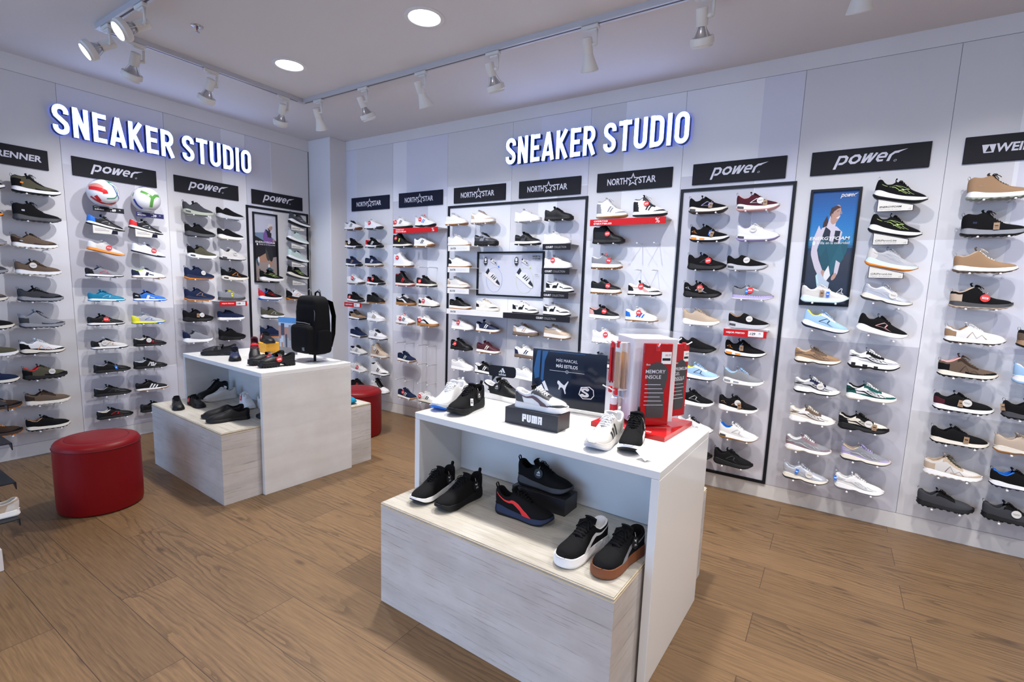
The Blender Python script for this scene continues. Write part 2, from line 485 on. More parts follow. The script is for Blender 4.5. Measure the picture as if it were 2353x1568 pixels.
def put_text(mb, s, x, z, w=None, h=None, y=0.0, m=0, bold=0.0, shear=0.0, align='l'):
    vs, fs, tw, th = text_polys(s, bold)
    sx = (w / tw) if w else h / th
    sz = (h / th) if h else sx
    if align == 'c': x -= tw * sx / 2
    if align == 'r': x -= tw * sx
    V = [(x + a * sx + shear * b * sz, y, z + b * sz) for a, b in vs]
    F = []
    for f in fs:
        n = 0
        for i in range(len(f)):
            p, q = vs[f[i]], vs[f[(i + 1) % len(f)]]
            n += p[0] * q[1] - q[0] * p[1]
        F.append(f if n > 0 else f[::-1])
    mb.add(V, F, m)
def put_polys(mb, polys, x, z, sx, sz, y=0.0, m=0):
    for i, q in enumerate(polys):
        mb.poly([(x + p[0] * sx, z + p[1] * sz) for p in q], y - i * 2e-6, m)
def star_pts(cx, cy, R, r=.42):
    return [(cx + (R if k % 2 == 0 else R * r) * math.cos(PI / 2 + k * PI / 5), cy + (R if k % 2 == 0 else R * r) * math.sin(PI / 2 + k * PI / 5)) for k in range(10)]
def three_bars():
    """three slanted bars rising to the right, box 0..1.5 by 0..1"""
    return [[(.02, .12), (.25, .30), (.40, 0), (.08, 0)], [(.30, .38), (.58, .60), (.92, 0), (.56, 0)], [(.63, .78), (.95, 1.0), (1.5, 0), (1.10, 0)]]
CAT = [(0, .84), (.07, .97), (.19, .93), (.34, .80), (.62, .64), (.74, .76), (.94, 1.0), (1.0, .95), (.87, .72), (.78, .50), (.73, .28), (.80, .04), (.71, 0), (.62, .26), (.50, .44), (.36, .48), (.27, .42), (.21, .28), (.12, .30), (.17, .50), (.15, .64), (.04, .70)]
ARROW = [(0, .18), (.62, 1.0), (.78, .92), (.70, .36), (1.0, 0), (.62, .22)]
# ---------------------------------------------------------------- shoes
# a style: sole top, sole bottom, silhouette of the upper (height over the shoe's length), collar front, throat end, width, extras
STY = {
 'run': dict(zt=[(0, .046), (.10, .048), (.30, .037), (.6, .029), (.85, .033), (1, .043)], zb=[(0, .020), (.06, .006), (.14, 0), (.70, 0), (.86, .008), (1, .030)],
             H=[(0, .112), (.05, .108), (.12, .093), (.20, .084), (.28, .088), (.36, .106), (.45, .103), (.58, .086), (.72, .069), (.85, .059), (.94, .052), (1, .044)], s1=.36, s2=.66, w=1.0),
 'slip': dict(zt=[(0, .046), (.10, .048), (.30, .037), (.6, .029), (.85, .033), (1, .043)], zb=[(0, .020), (.06, .006), (.14, 0), (.70, 0), (.86, .008), (1, .030)],
             H=[(0, .106), (.05, .101), (.12, .089), (.20, .081), (.28, .086), (.36, .108), (.42, .104), (.56, .085), (.72, .068), (.85, .058), (.94, .051), (1, .044)], s1=.36, s2=.38, w=1.0, nolace=1),
 'seg': dict(zt=[(0, .034), (.3, .031), (.6, .028), (.85, .030), (1, .036)], zb=[(0, .010), (.06, .002), (.14, 0), (.75, 0), (.88, .006), (1, .020)],
             H=[(0, .094), (.05, .091), (.12, .083), (.22, .078), (.32, .092), (.42, .091), (.58, .076), (.72, .064), (.85, .055), (.94, .048), (1, .037)], s1=.33, s2=.62, w=1.0, seg=9),
 'cup': dict(zt=[(0, .034), (.3, .031), (.6, .028), (.85, .029), (1, .033)], zb=[(0, .005), (.05, 0), (.80, 0), (.9, .003), (1, .012)],
             H=[(0, .092), (.06, .088), (.14, .078), (.24, .073), (.32, .084), (.38, .096), (.46, .093), (.60, .077), (.74, .063), (.86, .055), (.95, .047), (1, .034)], s1=.37, s2=.67, w=1.0),
 'plat': dict(zt=[(0, .046), (.3, .042), (.6, .037), (.85, .037), (1, .042)], zb=[(0, .007), (.05, 0), (.75, 0), (.9, .005), (1, .016)],
             H=[(0, .103), (.06, .098), (.14, .088), (.24, .084), (.32, .094), (.38, .108), (.46, .103), (.60, .086), (.74, .072), (.86, .064), (.95, .056), (1, .043)], s1=.37, s2=.67, w=1.02, lug=.004),
 'ret': dict(zt=[(0, .030), (.10, .034), (.30, .029), (.6, .022), (.85, .022), (1, .030)], zb=[(0, .012), (.06, .002), (.14, 0), (.72, 0), (.86, .006), (1, .022)],
             H=[(0, .086), (.06, .084), (.14, .073), (.24, .067), (.32, .080), (.38, .092), (.46, .089), (.60, .073), (.74, .059), (.86, .050), (.95, .042), (1, .031)], s1=.37, s2=.67, w=.95),
 'high': dict(zt=[(0, .034), (.3, .031), (.6, .028), (.85, .029), (1, .033)], zb=[(0, .005), (.05, 0), (.80, 0), (.9, .003), (1, .012)],
             H=[(0, .128), (.05, .130), (.12, .126), (.20, .125), (.28, .138), (.34, .146), (.40, .134), (.50, .104), (.60, .083), (.74, .066), (.86, .057), (.95, .048), (1, .034)], s1=.33, s2=.66, w=1.0),
 'hike': dict(zt=[(0, .044), (.10, .045), (.30, .036), (.6, .031), (.85, .034), (1, .043)], zb=[(0, .014), (.06, .004), (.12, 0), (.74, 0), (.88, .008), (1, .026)],
             H=[(0, .116), (.05, .122), (.12, .118), (.20, .116), (.28, .123), (.34, .128), (.40, .114), (.52, .086), (.64, .070), (.76, .062), (.86, .057), (.95, .051), (1, .044)], s1=.33, s2=.66, w=1.03, lug=.004),
 'mid': dict(zt=[(0, .040), (.10, .041), (.30, .033), (.6, .027), (.85, .032), (1, .042)], zb=[(0, .016), (.06, .005), (.12, 0), (.74, 0), (.88, .008), (1, .027)],
             H=[(0, .096), (.05, .096), (.12, .090), (.20, .096), (.30, .114), (.36, .122), (.42, .108), (.54, .081), (.66, .066), (.76, .058), (.86, .054), (.95, .049), (1, .043)], s1=.35, s2=.67, w=1.03, lug=.003),
 'trail': dict(zt=[(0, .040), (.10, .041), (.30, .032), (.6, .028), (.85, .033), (1, .042)], zb=[(0, .016), (.06, .005), (.12, 0), (.74, 0), (.88, .008), (1, .027)],
             H=[(0, .098), (.05, .096), (.12, .083), (.22, .077), (.30, .090), (.36, .101), (.46, .094), (.58, .079), (.70, .068), (.82, .062), (.93, .054), (1, .043)], s1=.36, s2=.66, w=1.03, lug=.005),
 'foot': dict(zt=[(0, .022), (.10, .024), (.30, .022), (.6, .018), (.85, .018), (1, .022)], zb=[(0, .006), (.06, 0), (.75, 0), (.88, .003), (1, .012)],
             H=[(0, .074), (.05, .072), (.12, .064), (.22, .061), (.30, .073), (.36, .080), (.46, .072), (.58, .060), (.72, .050), (.85, .042), (.94, .034), (1, .023)], s1=.36, s2=.68, w=.93),
 'dad': dict(zt=[(0, .038), (.10, .044), (.25, .038), (.45, .028), (.6, .025), (.85, .028), (1, .036)], zb=[(0, .016), (.06, .004), (.12, 0), (.30, 0), (.42, .008), (.54, 0), (.76, 0), (.88, .007), (1, .024)],
             H=[(0, .100), (.05, .098), (.12, .085), (.22, .079), (.30, .090), (.36, .101), (.46, .092), (.58, .077), (.72, .063), (.85, .054), (.94, .047), (1, .037)], s1=.36, s2=.67, w=.98),
 'chunk': dict(zt=[(0, .056), (.12, .060), (.30, .048), (.6, .038), (.85, .040), (1, .048)], zb=[(0, .020), (.06, .006), (.12, 0), (.24, .003), (.34, 0), (.44, .006), (.54, 0), (.76, 0), (.88, .007), (1, .026)],
             H=[(0, .112), (.05, .110), (.12, .098), (.22, .090), (.30, .100), (.36, .113), (.46, .103), (.58, .088), (.72, .074), (.85, .066), (.94, .058), (1, .049)], s1=.36, s2=.67, w=1.04, holes=1),
 'mj': dict(zt=[(0, .036), (.25, .034), (.42, .030), (.6, .026), (.85, .026), (1, .030)], zb=[(0, .004), (.05, 0), (.26, 0), (.31, .010), (.44, .010), (.50, 0), (.82, 0), (.92, .004), (1, .012)],
             H=[(0, .082), (.06, .078), (.16, .066), (.30, .056), (.46, .054), (.58, .060), (.66, .062), (.76, .056), (.86, .048), (.95, .040), (1, .031)], s1=.62, s2=.63, w=.95, nolace=1, strap=1, leather=1),
 'mjc': dict(zt=[(0, .050), (.25, .048), (.42, .044), (.6, .040), (.85, .041), (1, .045)], zb=[(0, .003), (.05, 0), (.30, 0), (.33, .020), (.46, .020), (.50, 0), (.86, 0), (.94, .004), (1, .012)],
             H=[(0, .098), (.06, .094), (.16, .082), (.30, .072), (.46, .070), (.58, .076), (.66, .078), (.76, .072), (.86, .064), (.95, .056), (1, .046)], s1=.62, s2=.63, w=1.0, nolace=1, strap=1, leather=1, lug=.008),
 'ox': dict(zt=[(0, .030), (.25, .028), (.6, .022), (.85, .023), (1, .027)], zb=[(0, .003), (.05, 0), (.28, 0), (.31, .008), (.48, .006), (.54, 0), (.82, 0), (.92, .004), (1, .012)],
             H=[(0, .080), (.06, .077), (.14, .068), (.24, .064), (.32, .074), (.38, .086), (.46, .084), (.58, .070), (.70, .060), (.82, .054), (.93, .044), (1, .028)], s1=.37, s2=.62, w=1.0, leather=1),
 'loaf': dict(zt=[(0, .030), (.25, .028), (.6, .022), (.85, .023), (1, .027)], zb=[(0, .003), (.05, 0), (.28, 0), (.31, .008), (.48, .006), (.54, 0), (.82, 0), (.92, .004), (1, .012)],
             H=[(0, .078), (.06, .075), (.14, .066), (.24, .062), (.34, .072), (.42, .083), (.50, .078), (.60, .066), (.72, .057), (.84, .050), (.94, .041), (1, .028)], s1=.42, s2=.43, w=1.0, nolace=1, leather=1),
}
STY['platc'] = dict(STY['plat'], lug=0, fat=2.1, zb=[(0, .003), (.05, 0), (.80, 0), (.9, .002), (1, .008)])
STY['trailm'] = dict(STY['mid'], lug=.005)
STY['highs'] = dict(STY['high'])
STY['cupb'] = dict(STY['cup'], bulk=1)
STY['court'] = dict(STY['cup'], bulk=1)
NAME = {'run': 'running_shoe', 'slip': 'slip_on_shoe', 'seg': 'running_shoe', 'cup': 'sneaker', 'cupb': 'sneaker', 'court': 'sneaker', 'plat': 'platform_sneaker', 'platc': 'platform_sneaker', 'ret': 'sneaker', 'high': 'high_top_sneaker', 'highs': 'high_top_sneaker',
        'hike': 'hiking_boot', 'mid': 'hiking_boot', 'trail': 'hiking_shoe', 'trailm': 'hiking_shoe', 'foot': 'football_shoe', 'dad': 'chunky_sneaker', 'chunk': 'chunky_sneaker', 'mj': 'strap_shoe', 'mjc': 'strap_shoe', 'ox': 'lace_up_shoe', 'loaf': 'loafer'}
SL = .27
def ip(tab, s):
    xs = [a for a, _ in tab]; ys = [b for _, b in tab]
    n = len(xs)
    if s <= xs[0]: return ys[0]
    if s >= xs[-1]: return ys[-1]
    for i in range(n - 1):
        if s <= xs[i + 1]: break
    def slope(i):
        if i == 0: return (ys[1] - ys[0]) / (xs[1] - xs[0])
        if i == n - 1: return (ys[-1] - ys[-2]) / (xs[-1] - xs[-2])
        a = (ys[i] - ys[i - 1]) / (xs[i] - xs[i - 1]); b = (ys[i + 1] - ys[i]) / (xs[i + 1] - xs[i])
        return 0 if a * b <= 0 else 2 * a * b / (a + b)
    h = xs[i + 1] - xs[i]; t = (s - xs[i]) / h
    return ((1 + 2 * t) * (1 - t) ** 2 * ys[i] + t * (1 - t) ** 2 * h * slope(i) + t * t * (3 - 2 * t) * ys[i + 1] + t * t * (t - 1) * h * slope(i + 1))
PLAN = [(0, .030), (.10, .0335), (.25, .0345), (.42, .0355), (.60, .043), (.72, .0475), (.85, .0465), (1, .041)]
def endround(s, a=.10, b=.20):
    k = 1.0
    if s < a: k *= math.sqrt(max(0, 1 - (1 - s / a) ** 2))
    if s > 1 - b: k *= max(0, 1 - ((s - 1 + b) / b) ** 2.3) ** .5
    return k
def hw(st, s):
    return ip(PLAN, s) * st['w'] * endround(s)
def s_samples(n):
    return [.55 * i / (n - 1) + .45 * (.5 - .5 * math.cos(PI * i / (n - 1))) for i in range(n)]
def edge_w(st, s):
    """half width of the top edge of the upper: collar, throat, then closed"""
    s1, s2 = st['s1'], st['s2']
    if s <= s1:
        k = math.sqrt(max(0, 1 - (1 - min(s / .12, 1)) ** 2))
        c = .0265 if not st.get('strap') else .031
        if s > s1 - .12:
            t = (s - s1 + .12) / .12
            e = .017 if s2 - s1 > .05 else .0
            c = c + (e - c) * (t * t * (3 - 2 * t) if e else t ** 3)
        return c * k * st['w']
    if s <= s2:
        t = (s - s1) / (s2 - s1)
        return .017 * st['w'] * (1 - t) ** .35 if t < 1 and s2 - s1 > .05 else 0
    return 0.0
def up_pt(st, s, t, side, lift=0.0):
    z0 = ip(st['zt'], s) - .004
    H = ip(st['H'], s)
    w = hw(st, s) * .93
    e = edge_w(st, s)
    th = t * PI / 2
    a, b = (.80, .92) if s > st['s2'] else (.72, .98)
    y = e + (w - e) * max(math.cos(th), 0) ** a
    z = z0 + (H - z0) * math.sin(th) ** b
    x = .012 + s * .968
    hb = max(0, 1 - s / .16)
    x += hb * (-.012 * math.sin(PI * min(t * 1.05, 1)) + .016 * t ** 3 - .006)
    if s > .8: x -= (s - .8) / .2 * .012 * math.sin(th)
    p = Vector((x * SL, side * y, z))
    if lift:
        d = 1e-3
        q = up_pt(st, min(s + .01, 1), t, side) - up_pt(st, max(s - .01, 0), t, side)
        r = up_pt(st, s, min(t + .02, 1), side) - up_pt(st, s, max(t - .02, 0), side)
        n = q.cross(r) * side
        if n.length > 1e-9:
            n.normalize()
            if n.y * side < 0 and abs(n.y) > .2: n = -n
            p += n * lift
    return p
def v2t(v):
    return math.asin(max(0, min(1, v))) / (PI / 2)
def panel(sn, st, s, v):
    """which panel of the upper a spot belongs to: 0 main, 1 toe, 2 heel, 3 eyestay"""
    s1, s2 = st['s1'], st['s2']
    if v > .955 and .02 < s < s1: return 4
    if sn in ('run', 'seg', 'slip'):
        if s > .90 and v < .7: return 1
        if s < .15 + .04 * math.sin(v * 3) and v < 1: return 2
        if v > .80 and s1 < s < s2 + .02: return 3
        return 0
    if sn in ('trail', 'trailm', 'hike', 'mid'):
        if v < (s - .66) * 2.6 and s > .70: return 1
        if v < .22 and s > .45: return 1
        if s < .17 and v < .72: return 2
        if v > .76 and s1 - .05 < s < s2: return 3
        return 0
    if sn == 'foot':
        if s < .20 - .05 * v: return 2
        return 0
    if sn == 'loaf': return 0
    if v < (s - .60) * 1.9 and s > .64: return 1
    if s < .21 - .07 * v and v < .80: return 2
    if v > .74 - .05 * math.sin((s - s1) * 9) and s1 - .03 < s < s2 + .03: return 3
    if sn in ('dad', 'chunk') and v < .16: return 1
    return 0
CACHE = {}
def upper_mesh(sn, n, k):
    st = STY[sn]
    mb = MB()
    S = s_samples(n)
    # make sure the throat end is a sample
    j = min(range(n), key=lambda i: abs(S[i] - st['s2'])); S[j] = st['s2'] + 1e-4
    idx = {}
    for side in (1, -1):
        for i, s in enumerate(S):
            for q in range(k + 1):
                t = q / k
                p = up_pt(st, s, t, side)
                key = (i, q, side)
                if side == -1 and (abs(p.y) < 1e-5):
                    idx[key] = idx[(i, q, 1)]
                    continue
                idx[key] = len(mb.v); mb.v.append(tuple(p))
    for side in (1, -1):
        for i in range(n - 1):
            for q in range(k):
                f = [idx[(i, q, side)], idx[(i + 1, q, side)], idx[(i + 1, q + 1, side)], idx[(i, q + 1, side)]]
                g = []
                for a in f:
                    if a not in g: g.append(a)
                if len(g) < 3: continue
                if side == 1: g = g[::-1]
                mb.f.append(tuple(g))
                s = (S[i] + S[i + 1]) / 2; v = math.sin((q + .5) / k * PI / 2)
                mb.m.append(panel(sn, st, s, v))
    return mb.mesh('upper', [M_BLK] * 5, True)
def sole_mesh(sn, n, window=False, oval=False):
    st = STY[sn]
    mb = MB()
    S = s_samples(n)
    lug = st.get('lug', 0); seg = st.get('seg', 0)
    lev = [0, .10, .30, .33, .62, .66, .9, 1.0]
    rings = []
    for i, s in enumerate(S):
        w = hw(st, s) * 1.02
        zb, zt = ip(st['zb'], s), ip(st['zt'], s)
        cut = lug * (1 if .03 < s < .95 else .3) if lug and (i // 3) % 2 == 0 else 0
        x = (-.012 + s * 1.024) * SL
        ring = [(x, 0, zb + cut)]
        pr = [.93, .985, 1.0, .985, .992, .97, .955, .925]
        if seg and (i % max(1, n // (seg * 2)) == 0) and .05 < s < .95: pr = [p * .93 for p in pr]
        for l, pk in zip(lev, pr):
            xx = x
            if s < .08: xx += (1 - s / .08) * .006 * l
            if s > .92: xx -= (s - .92) / .08 * .004 * l
            ring.append((xx, w * pk, zb + (zt - zb) * l + (cut if l < .2 else 0)))
        ring.append((x, w * .78, zt - .003)); ring.append((x, 0, zt - .003))
        full = ring + [(a, -b, c) for a, b, c in ring[-2:0:-1]]
        rings.append(full)
    R = len(rings[0])
    L = len(lev)
    mb.v = [p for r in rings for p in r]
    for i in range(n - 1):
        s = (S[i] + S[i + 1]) / 2
        for q in range(R):
            q2 = (q + 1) % R
            mb.f.append((i * R + q, i * R + q2, (i + 1) * R + q2, (i + 1) * R + q)[::-1])
            qq = q if q < L + 2 else R - 1 - q       # mirrored index
            m = 0
            if qq <= 2: m = 1
            if lug and qq <= 1: m = 1
            if sn in ('ret',) and s > .80 and qq <= 6: m = 1
            if sn == 'foot' and s > .68 and qq <= 4: m = 1
            if window and 3 <= qq <= 5 and .05 < s < .21: m = 2
            if oval and qq in (4, 5) and .28 < s < .42: m = 2
            if st.get('holes') and 2 <= qq <= 4 and (.08 < s < .16 or .30 < s < .40 or .50 < s < .58): m = 1
            mb.m.append(m)
    me = mb.mesh('sole', [M_BLK] * 3, True)
    import bmesh
    bm = bmesh.new(); bm.from_mesh(me)
    bmesh.ops.remove_doubles(bm, verts=bm.verts, dist=1.5e-4)
    bmesh.ops.recalc_face_normals(bm, faces=bm.faces)
    bm.to_mesh(me); bm.free()
    return me
def lining_mesh(sn, n=22):
    st = STY[sn]
    s1 = st['s1']
    mb = MB()
    zf = ip(st['zt'], .25) + .006
    rows = []
    for side in (1, -1):
        P = []
        for i in range(n):
            s = s1 * (i / (n - 1)) ** 1.4
            rim = up_pt(st, s, 1, side)
            cx = s1 * .52 * SL
            def ins(p, f, z): return (cx + (p.x - cx) * f, p.y * f, z)
            row = [tuple(rim), ins(rim, .93, rim.z + .0015), ins(rim, .84, rim.z - .004), ins(rim, .80, rim.z - .016), ins(rim, .82, (rim.z + zf) / 2 - .004), ins(rim, .80, zf), ins(rim, .05, zf)]
            P.append(row)
        mb.grid(P, 0, side == -1)
    return mb.mesh('lining', [M_BLK], True)
def tongue_mesh(sn):
    st = STY[sn]
    s1, s2 = st['s1'], st['s2']
    P = []
    n = 12
    for i in range(n + 1):
        t = i / n
        s = s2 + (s1 - s2) * t
        c = up_pt(st, max(s, s1 + .001), 1, 1)
        x, z = (.012 + s * .968) * SL, ip(st['H'], s) - .0035 + .002 * t
        if t > .99: pass
        w = .004 + .021 * min(1, t * 2.2)
        P.append([(x, y * w, z + .002 * (1 - y * y) - .003 * y * y) for y in (-1, -.6, 0, .6, 1)])
    x, z = P[-1][2][0], P[-1][2][2]
    ext = .016 if st.get('s1') < .345 else .022
    for dx, dz in ((-.006, .006), (-.011, .014), (-.013, ext - .003), (-.0125, ext), (-.008, ext + .001), (-.004, ext - .003)):
        w = .024
        P.append([(x + dx * .9, y * w, z + dz - .004 * y * y) for y in (-1, -.6, 0, .6, 1)])
    mb = MB()
    mb.grid(P)
    return mb.mesh('tongue', [M_BLK], True)
def lace_mesh(sn, fat=1.0):
    st = STY[sn]
    s1, s2 = st['s1'], st['s2']
    mb = MB()
    n = 6 if sn not in ('high', 'highs', 'hike') else 7
    for i in range(n):
        t = (i + .4) / n
        s = s1 + .015 + (s2 - s1 - .03) * t
        a = up_pt(st, s, .90, 1, .001); b = up_pt(st, s, .90, -1, .001)
        sn_ = min(s + .030, s2)
        a2 = up_pt(st, sn_, .93, 1, .0015); b2 = up_pt(st, sn_, .93, -1, .0015)
        c = Vector(((a.x + b.x) / 2, 0, ip(st['H'], s) + .0035))
        r = .0024 * fat
        mb.tube([a + Vector((0, .002, -.003)), a, (a + c) / 2 + Vector((0, 0, .0018)), c, (b + c) / 2 + Vector((0, 0, .0018)), b, b + Vector((0, -.002, -.003))], r, 6)
        if i < n - 1:
            mb.tube([a, Vector(((a.x + b2.x) / 2, 0, c.z + .001)), b2], r * .9, 6)
            mb.tube([b, Vector(((a.x + b2.x) / 2, 0, c.z + .002)), a2], r * .9, 6)
    # bow
    c = Vector(((.012 + (s1 + .03) * .968) * SL, 0, ip(st['H'], s1 + .03) + .006))
    for sd in (1, -1):
        mb.tube([c, c + Vector((.004, sd * .012, .007)), c + Vector((.014, sd * .026, .002)), c + Vector((.020, sd * .028, -.006)), c + Vector((.014, sd * .018, -.002)), c], .0020 * fat, 6)
        mb.tube([c, c + Vector((.012, sd * .010, .004)), c + Vector((.026, sd * .020, -.006)), c + Vector((.034, sd * .027, -.016))], .0018 * fat, 6)
    return mb.mesh('laces', [M_BLK], True)
def band(pts, w):
    return ribbon(pts, w)
LOGO = {
 '2': [[(.395, .16), (.435, .16), (.535, .80), (.495, .80)], [(.475, .16), (.515, .16), (.605, .80), (.565, .80)]],
 '3': [[(.36, .10), (.405, .10), (.50, .80), (.455, .80)], [(.45, .10), (.495, .10), (.58, .76), (.535, .76)], [(.54, .10), (.585, .10), (.655, .70), (.61, .70)]],
 'a': band([(.34, .28), (.50, .74), (.56, .70), (.53, .40), (.66, .22), (.50, .33)], .022) + band([(.50, .33), (.34, .28)], .022),
 'h': band([(.07, .42), (.14, .72), (.15, .50), (.20, .40), (.07, .42)], .018),
 'o': band([(.06, .42), (.13, .72), (.14, .50), (.19, .40), (.06, .42)], .018),
 'p': [[(.55, .02), (.72, .02), (.63, .32), (.50, .22)], [(.50, .22), (.63, .32), (.46, .56), (.36, .44)], [(.36, .44), (.46, .56), (.25, .72), (.20, .62)], [(.20, .62), (.25, .72), (.06, .86), (.05, .82)]],
 'z': band([(.24, .74), (.40, .70), (.62, .80), (.50, .48), (.66, .36)], .018) + band([(.30, .62), (.44, .42), (.60, .30)], .018) + band([(.36, .68), (.52, .58), (.44, .34)], .014) + band([(.10, .70), (.20, .78)], .03) + band([(.60, .62), (.68, .44), (.74, .36)], .014),
 'm': band([(.36, .10), (.44, .62), (.52, .16), (.60, .58), (.68, .14)], .018),
 's': [[(.15, .36), (.215, .38), (.215, .52), (.15, .50)]],
 'x': [[(.34, .08), (.42, .08), (.47, .62), (.39, .62)], [(.46, .30), (.60, .24), (.60, .38), (.48, .46)], [(.04, .52), (.12, .50), (.12, .66), (.05, .66)]],
 'd': band([(.04, .40), (.14, .60), (.30, .46), (.46, .26), (.62, .18), (.78, .22)], .075) + band([(.06, .66), (.20, .84)], .05) + band([(.40, .52), (.50, .66), (.62, .54), (.66, .36), (.52, .38), (.40, .52)], .024) + band([(.66, .60), (.74, .44), (.86, .40)], .035) + band([(.47, .46), (.53, .58), (.58, .46)], .018),
 'c': [[(.40, .10), (.45, .10), (.52, .78), (.47, .78)], [(.28, .08), (.40, .10), (.44, .44), (.30, .50)], [(.56, .30), (.70, .26), (.70, .40), (.58, .48)], [(.06, .66), (.26, .72), (.26, .82), (.06, .80)]],
 'v': band([(.40, .20), (.50, .30)], .02),
}
def decal_mesh(sn, keys, side):
    st = STY[sn]
    mb = MB()
    for ch in keys:
        for qi, q in enumerate(LOGO[ch]):
            q = [(p[0], p[1]) for p in q]
            nx, nz = 6, 5
            if True:
                P = []
                for i in range(nx + 1):
                    a = i / nx
                    row = []
                    for j in range(nz + 1):
                        b = j / nz
                        s = (q[0][0] * (1 - a) + q[1][0] * a) * (1 - b) + (q[3][0] * (1 - a) + q[2][0] * a) * b
                        v = (q[0][1] * (1 - a) + q[1][1] * a) * (1 - b) + (q[3][1] * (1 - a) + q[2][1] * a) * b
                        row.append(tuple(up_pt(st, s, v2t(v), side, .0011 + qi * 4e-5)))
                    P.append(row)
                mb.grid(P, 0, side == 1)
    return mb.mesh('side_marking', [M_BLK], True)
def strap_mesh(sn):
    st = STY[sn]
    mb = MB()
    P = []
    for s in (.40, .425, .45, .475, .50):
        a = [up_pt(st, s, t, 1, .002) for t in (.35, .6, .8, 1)]
        H = ip(st['H'], s) + .018
        top = [Vector((a[-1].x, y, H + .006 * (1 - (y / .03) ** 2))) for y in (.026, .012, 0, -.012, -.026)]
        b = [Vector((p.x, -p.y, p.z)) for p in a[::-1]]
        P.append([tuple(p) for p in a + top + b])
    mb.grid(P)
    # buckle bow
    x = SL * .47
    return mb.mesh('strap', [M_BLK], True)
def tab_mesh(sn):
    st = STY[sn]
    p = up_pt(st, 0, 1, 1)
    mb = MB()
    pts = [p + Vector(d) for d in ((.001, 0, -.012), (-.006, 0, -.004), (-.010, 0, .008), (-.007, 0, .016), (-.001, 0, .015), (.003, 0, .005), (.004, 0, -.006))]
    P = [[tuple(q + Vector((0, y, 0))) for y in (-.005, -.002, .002, .005)] for q in pts]
    mb.grid(P)
    return mb.mesh('pull_tab', [M_BLK], True)
def part_obj(name, me, mats, parent):
    o = bpy.data.objects.new(name, me)
    COL.objects.link(o)
    o.parent = parent
    for i, m in enumerate(mats):
        o.material_slots[i].link = 'OBJECT'
        o.material_slots[i].material = m
    return o
def cached(key, fn, *a):
    if key not in CACHE: CACHE[key] = fn(*a)
    return CACHE[key]
TAGS = {}
def tag_mesh(kind):
    mb = MB()
    if kind in 'rwRdp':
        R = .0215 if kind != 'R' else .012
        mb.lathe([(R, -.0006), (R, .0006)], 20, 'y')
        if kind == 'r':
            mb.box(-.013, .013, -.0012, -.0008, -.0052, .0052, 1)
            mb.box(-.010, .010, -.0016, -.0013, .0008, .0026, 0); mb.box(-.008, .008, -.0016, -.0013, -.0030, -.0012, 0)
        if kind == 'w':
            mb.box(-.015, .015, -.0012, -.0008, .0012, .0024, 1); mb.box(-.012, .012, -.0012, -.0008, -.0040, -.0026, 1)
        if kind == 'd':
            put_polys(mb, three_bars(), -.009, .000, .012, .012, -.0011, 1)
            mb.box(-.010, .010, -.0012, -.0008, -.0065, -.0045, 1); mb.box(-.008, .008, -.0012, -.0008, -.010, -.009, 1)
        if kind == 'p':
            put_polys(mb, [CAT], -.008, .0005, .016, .013, -.0011, 1)
            mb.box(-.006, .006, -.0012, -.0008, -.0060, -.0042, 1); mb.box(-.008, .008, -.0012, -.0008, -.0095, -.0085, 1)
    elif kind in 'kK':
        mb.box(-.013, .013, -.0005, .0005, -.022, .018, 0); mb.box(-.008, .008, -.0009, -.0005, -.004, .004, 1); mb.box(-.009, .009, -.0009, -.0005, -.014, -.012, 1)
    elif kind == 'q':
        mb.box(-.0125, .0125, -.0005, .0005, -.020, .014, 0)
        for i in range(5): mb.box(-.008 + i * .0032, -.0062 + i * .0032, -.0009, -.0005, -.010, .000, 1)
        mb.box(-.009, .009, -.0009, -.0005, .004, .006, 1)
    else:
        mb.box(-.009, .009, -.0005, .0005, -.018, .016, 0); mb.box(-.006, .006, -.0009, -.0005, -.004, .002, 1)
    # string
    mb.tube([(0, .0, .016), (.003, .002, .026), (.006, .006, .034)], .0006, 5, 1)
    return mb.mesh('hang_tag', [M_BLK, M_BLK], False)
TAGM = {'r': ('R', 'w'), 'R': ('R', 'w'), 'w': ('C', 'K'), 'k': ('t', 'U'), 'K': ('t', 'U'), 'b': ('B', 'w'), 'y': ('y', 'k'), 'l': ('L', 'w'), 'q': ('w', 'k'), 'd': ('k', 'w'), 'p': ('k', 'w'), 't': ('R', 'w')}
TAGLAB = {'r': 'red round price tag', 'w': 'white round hang tag', 'k': 'brown kraft hang tag', 'b': 'blue hang tag', 'y': 'yellow hang tag', 'q': 'white square barcode tag', 'd': 'black round hang tag', 'p': 'black round hang tag', 'K': 'brown kraft hang tag'}
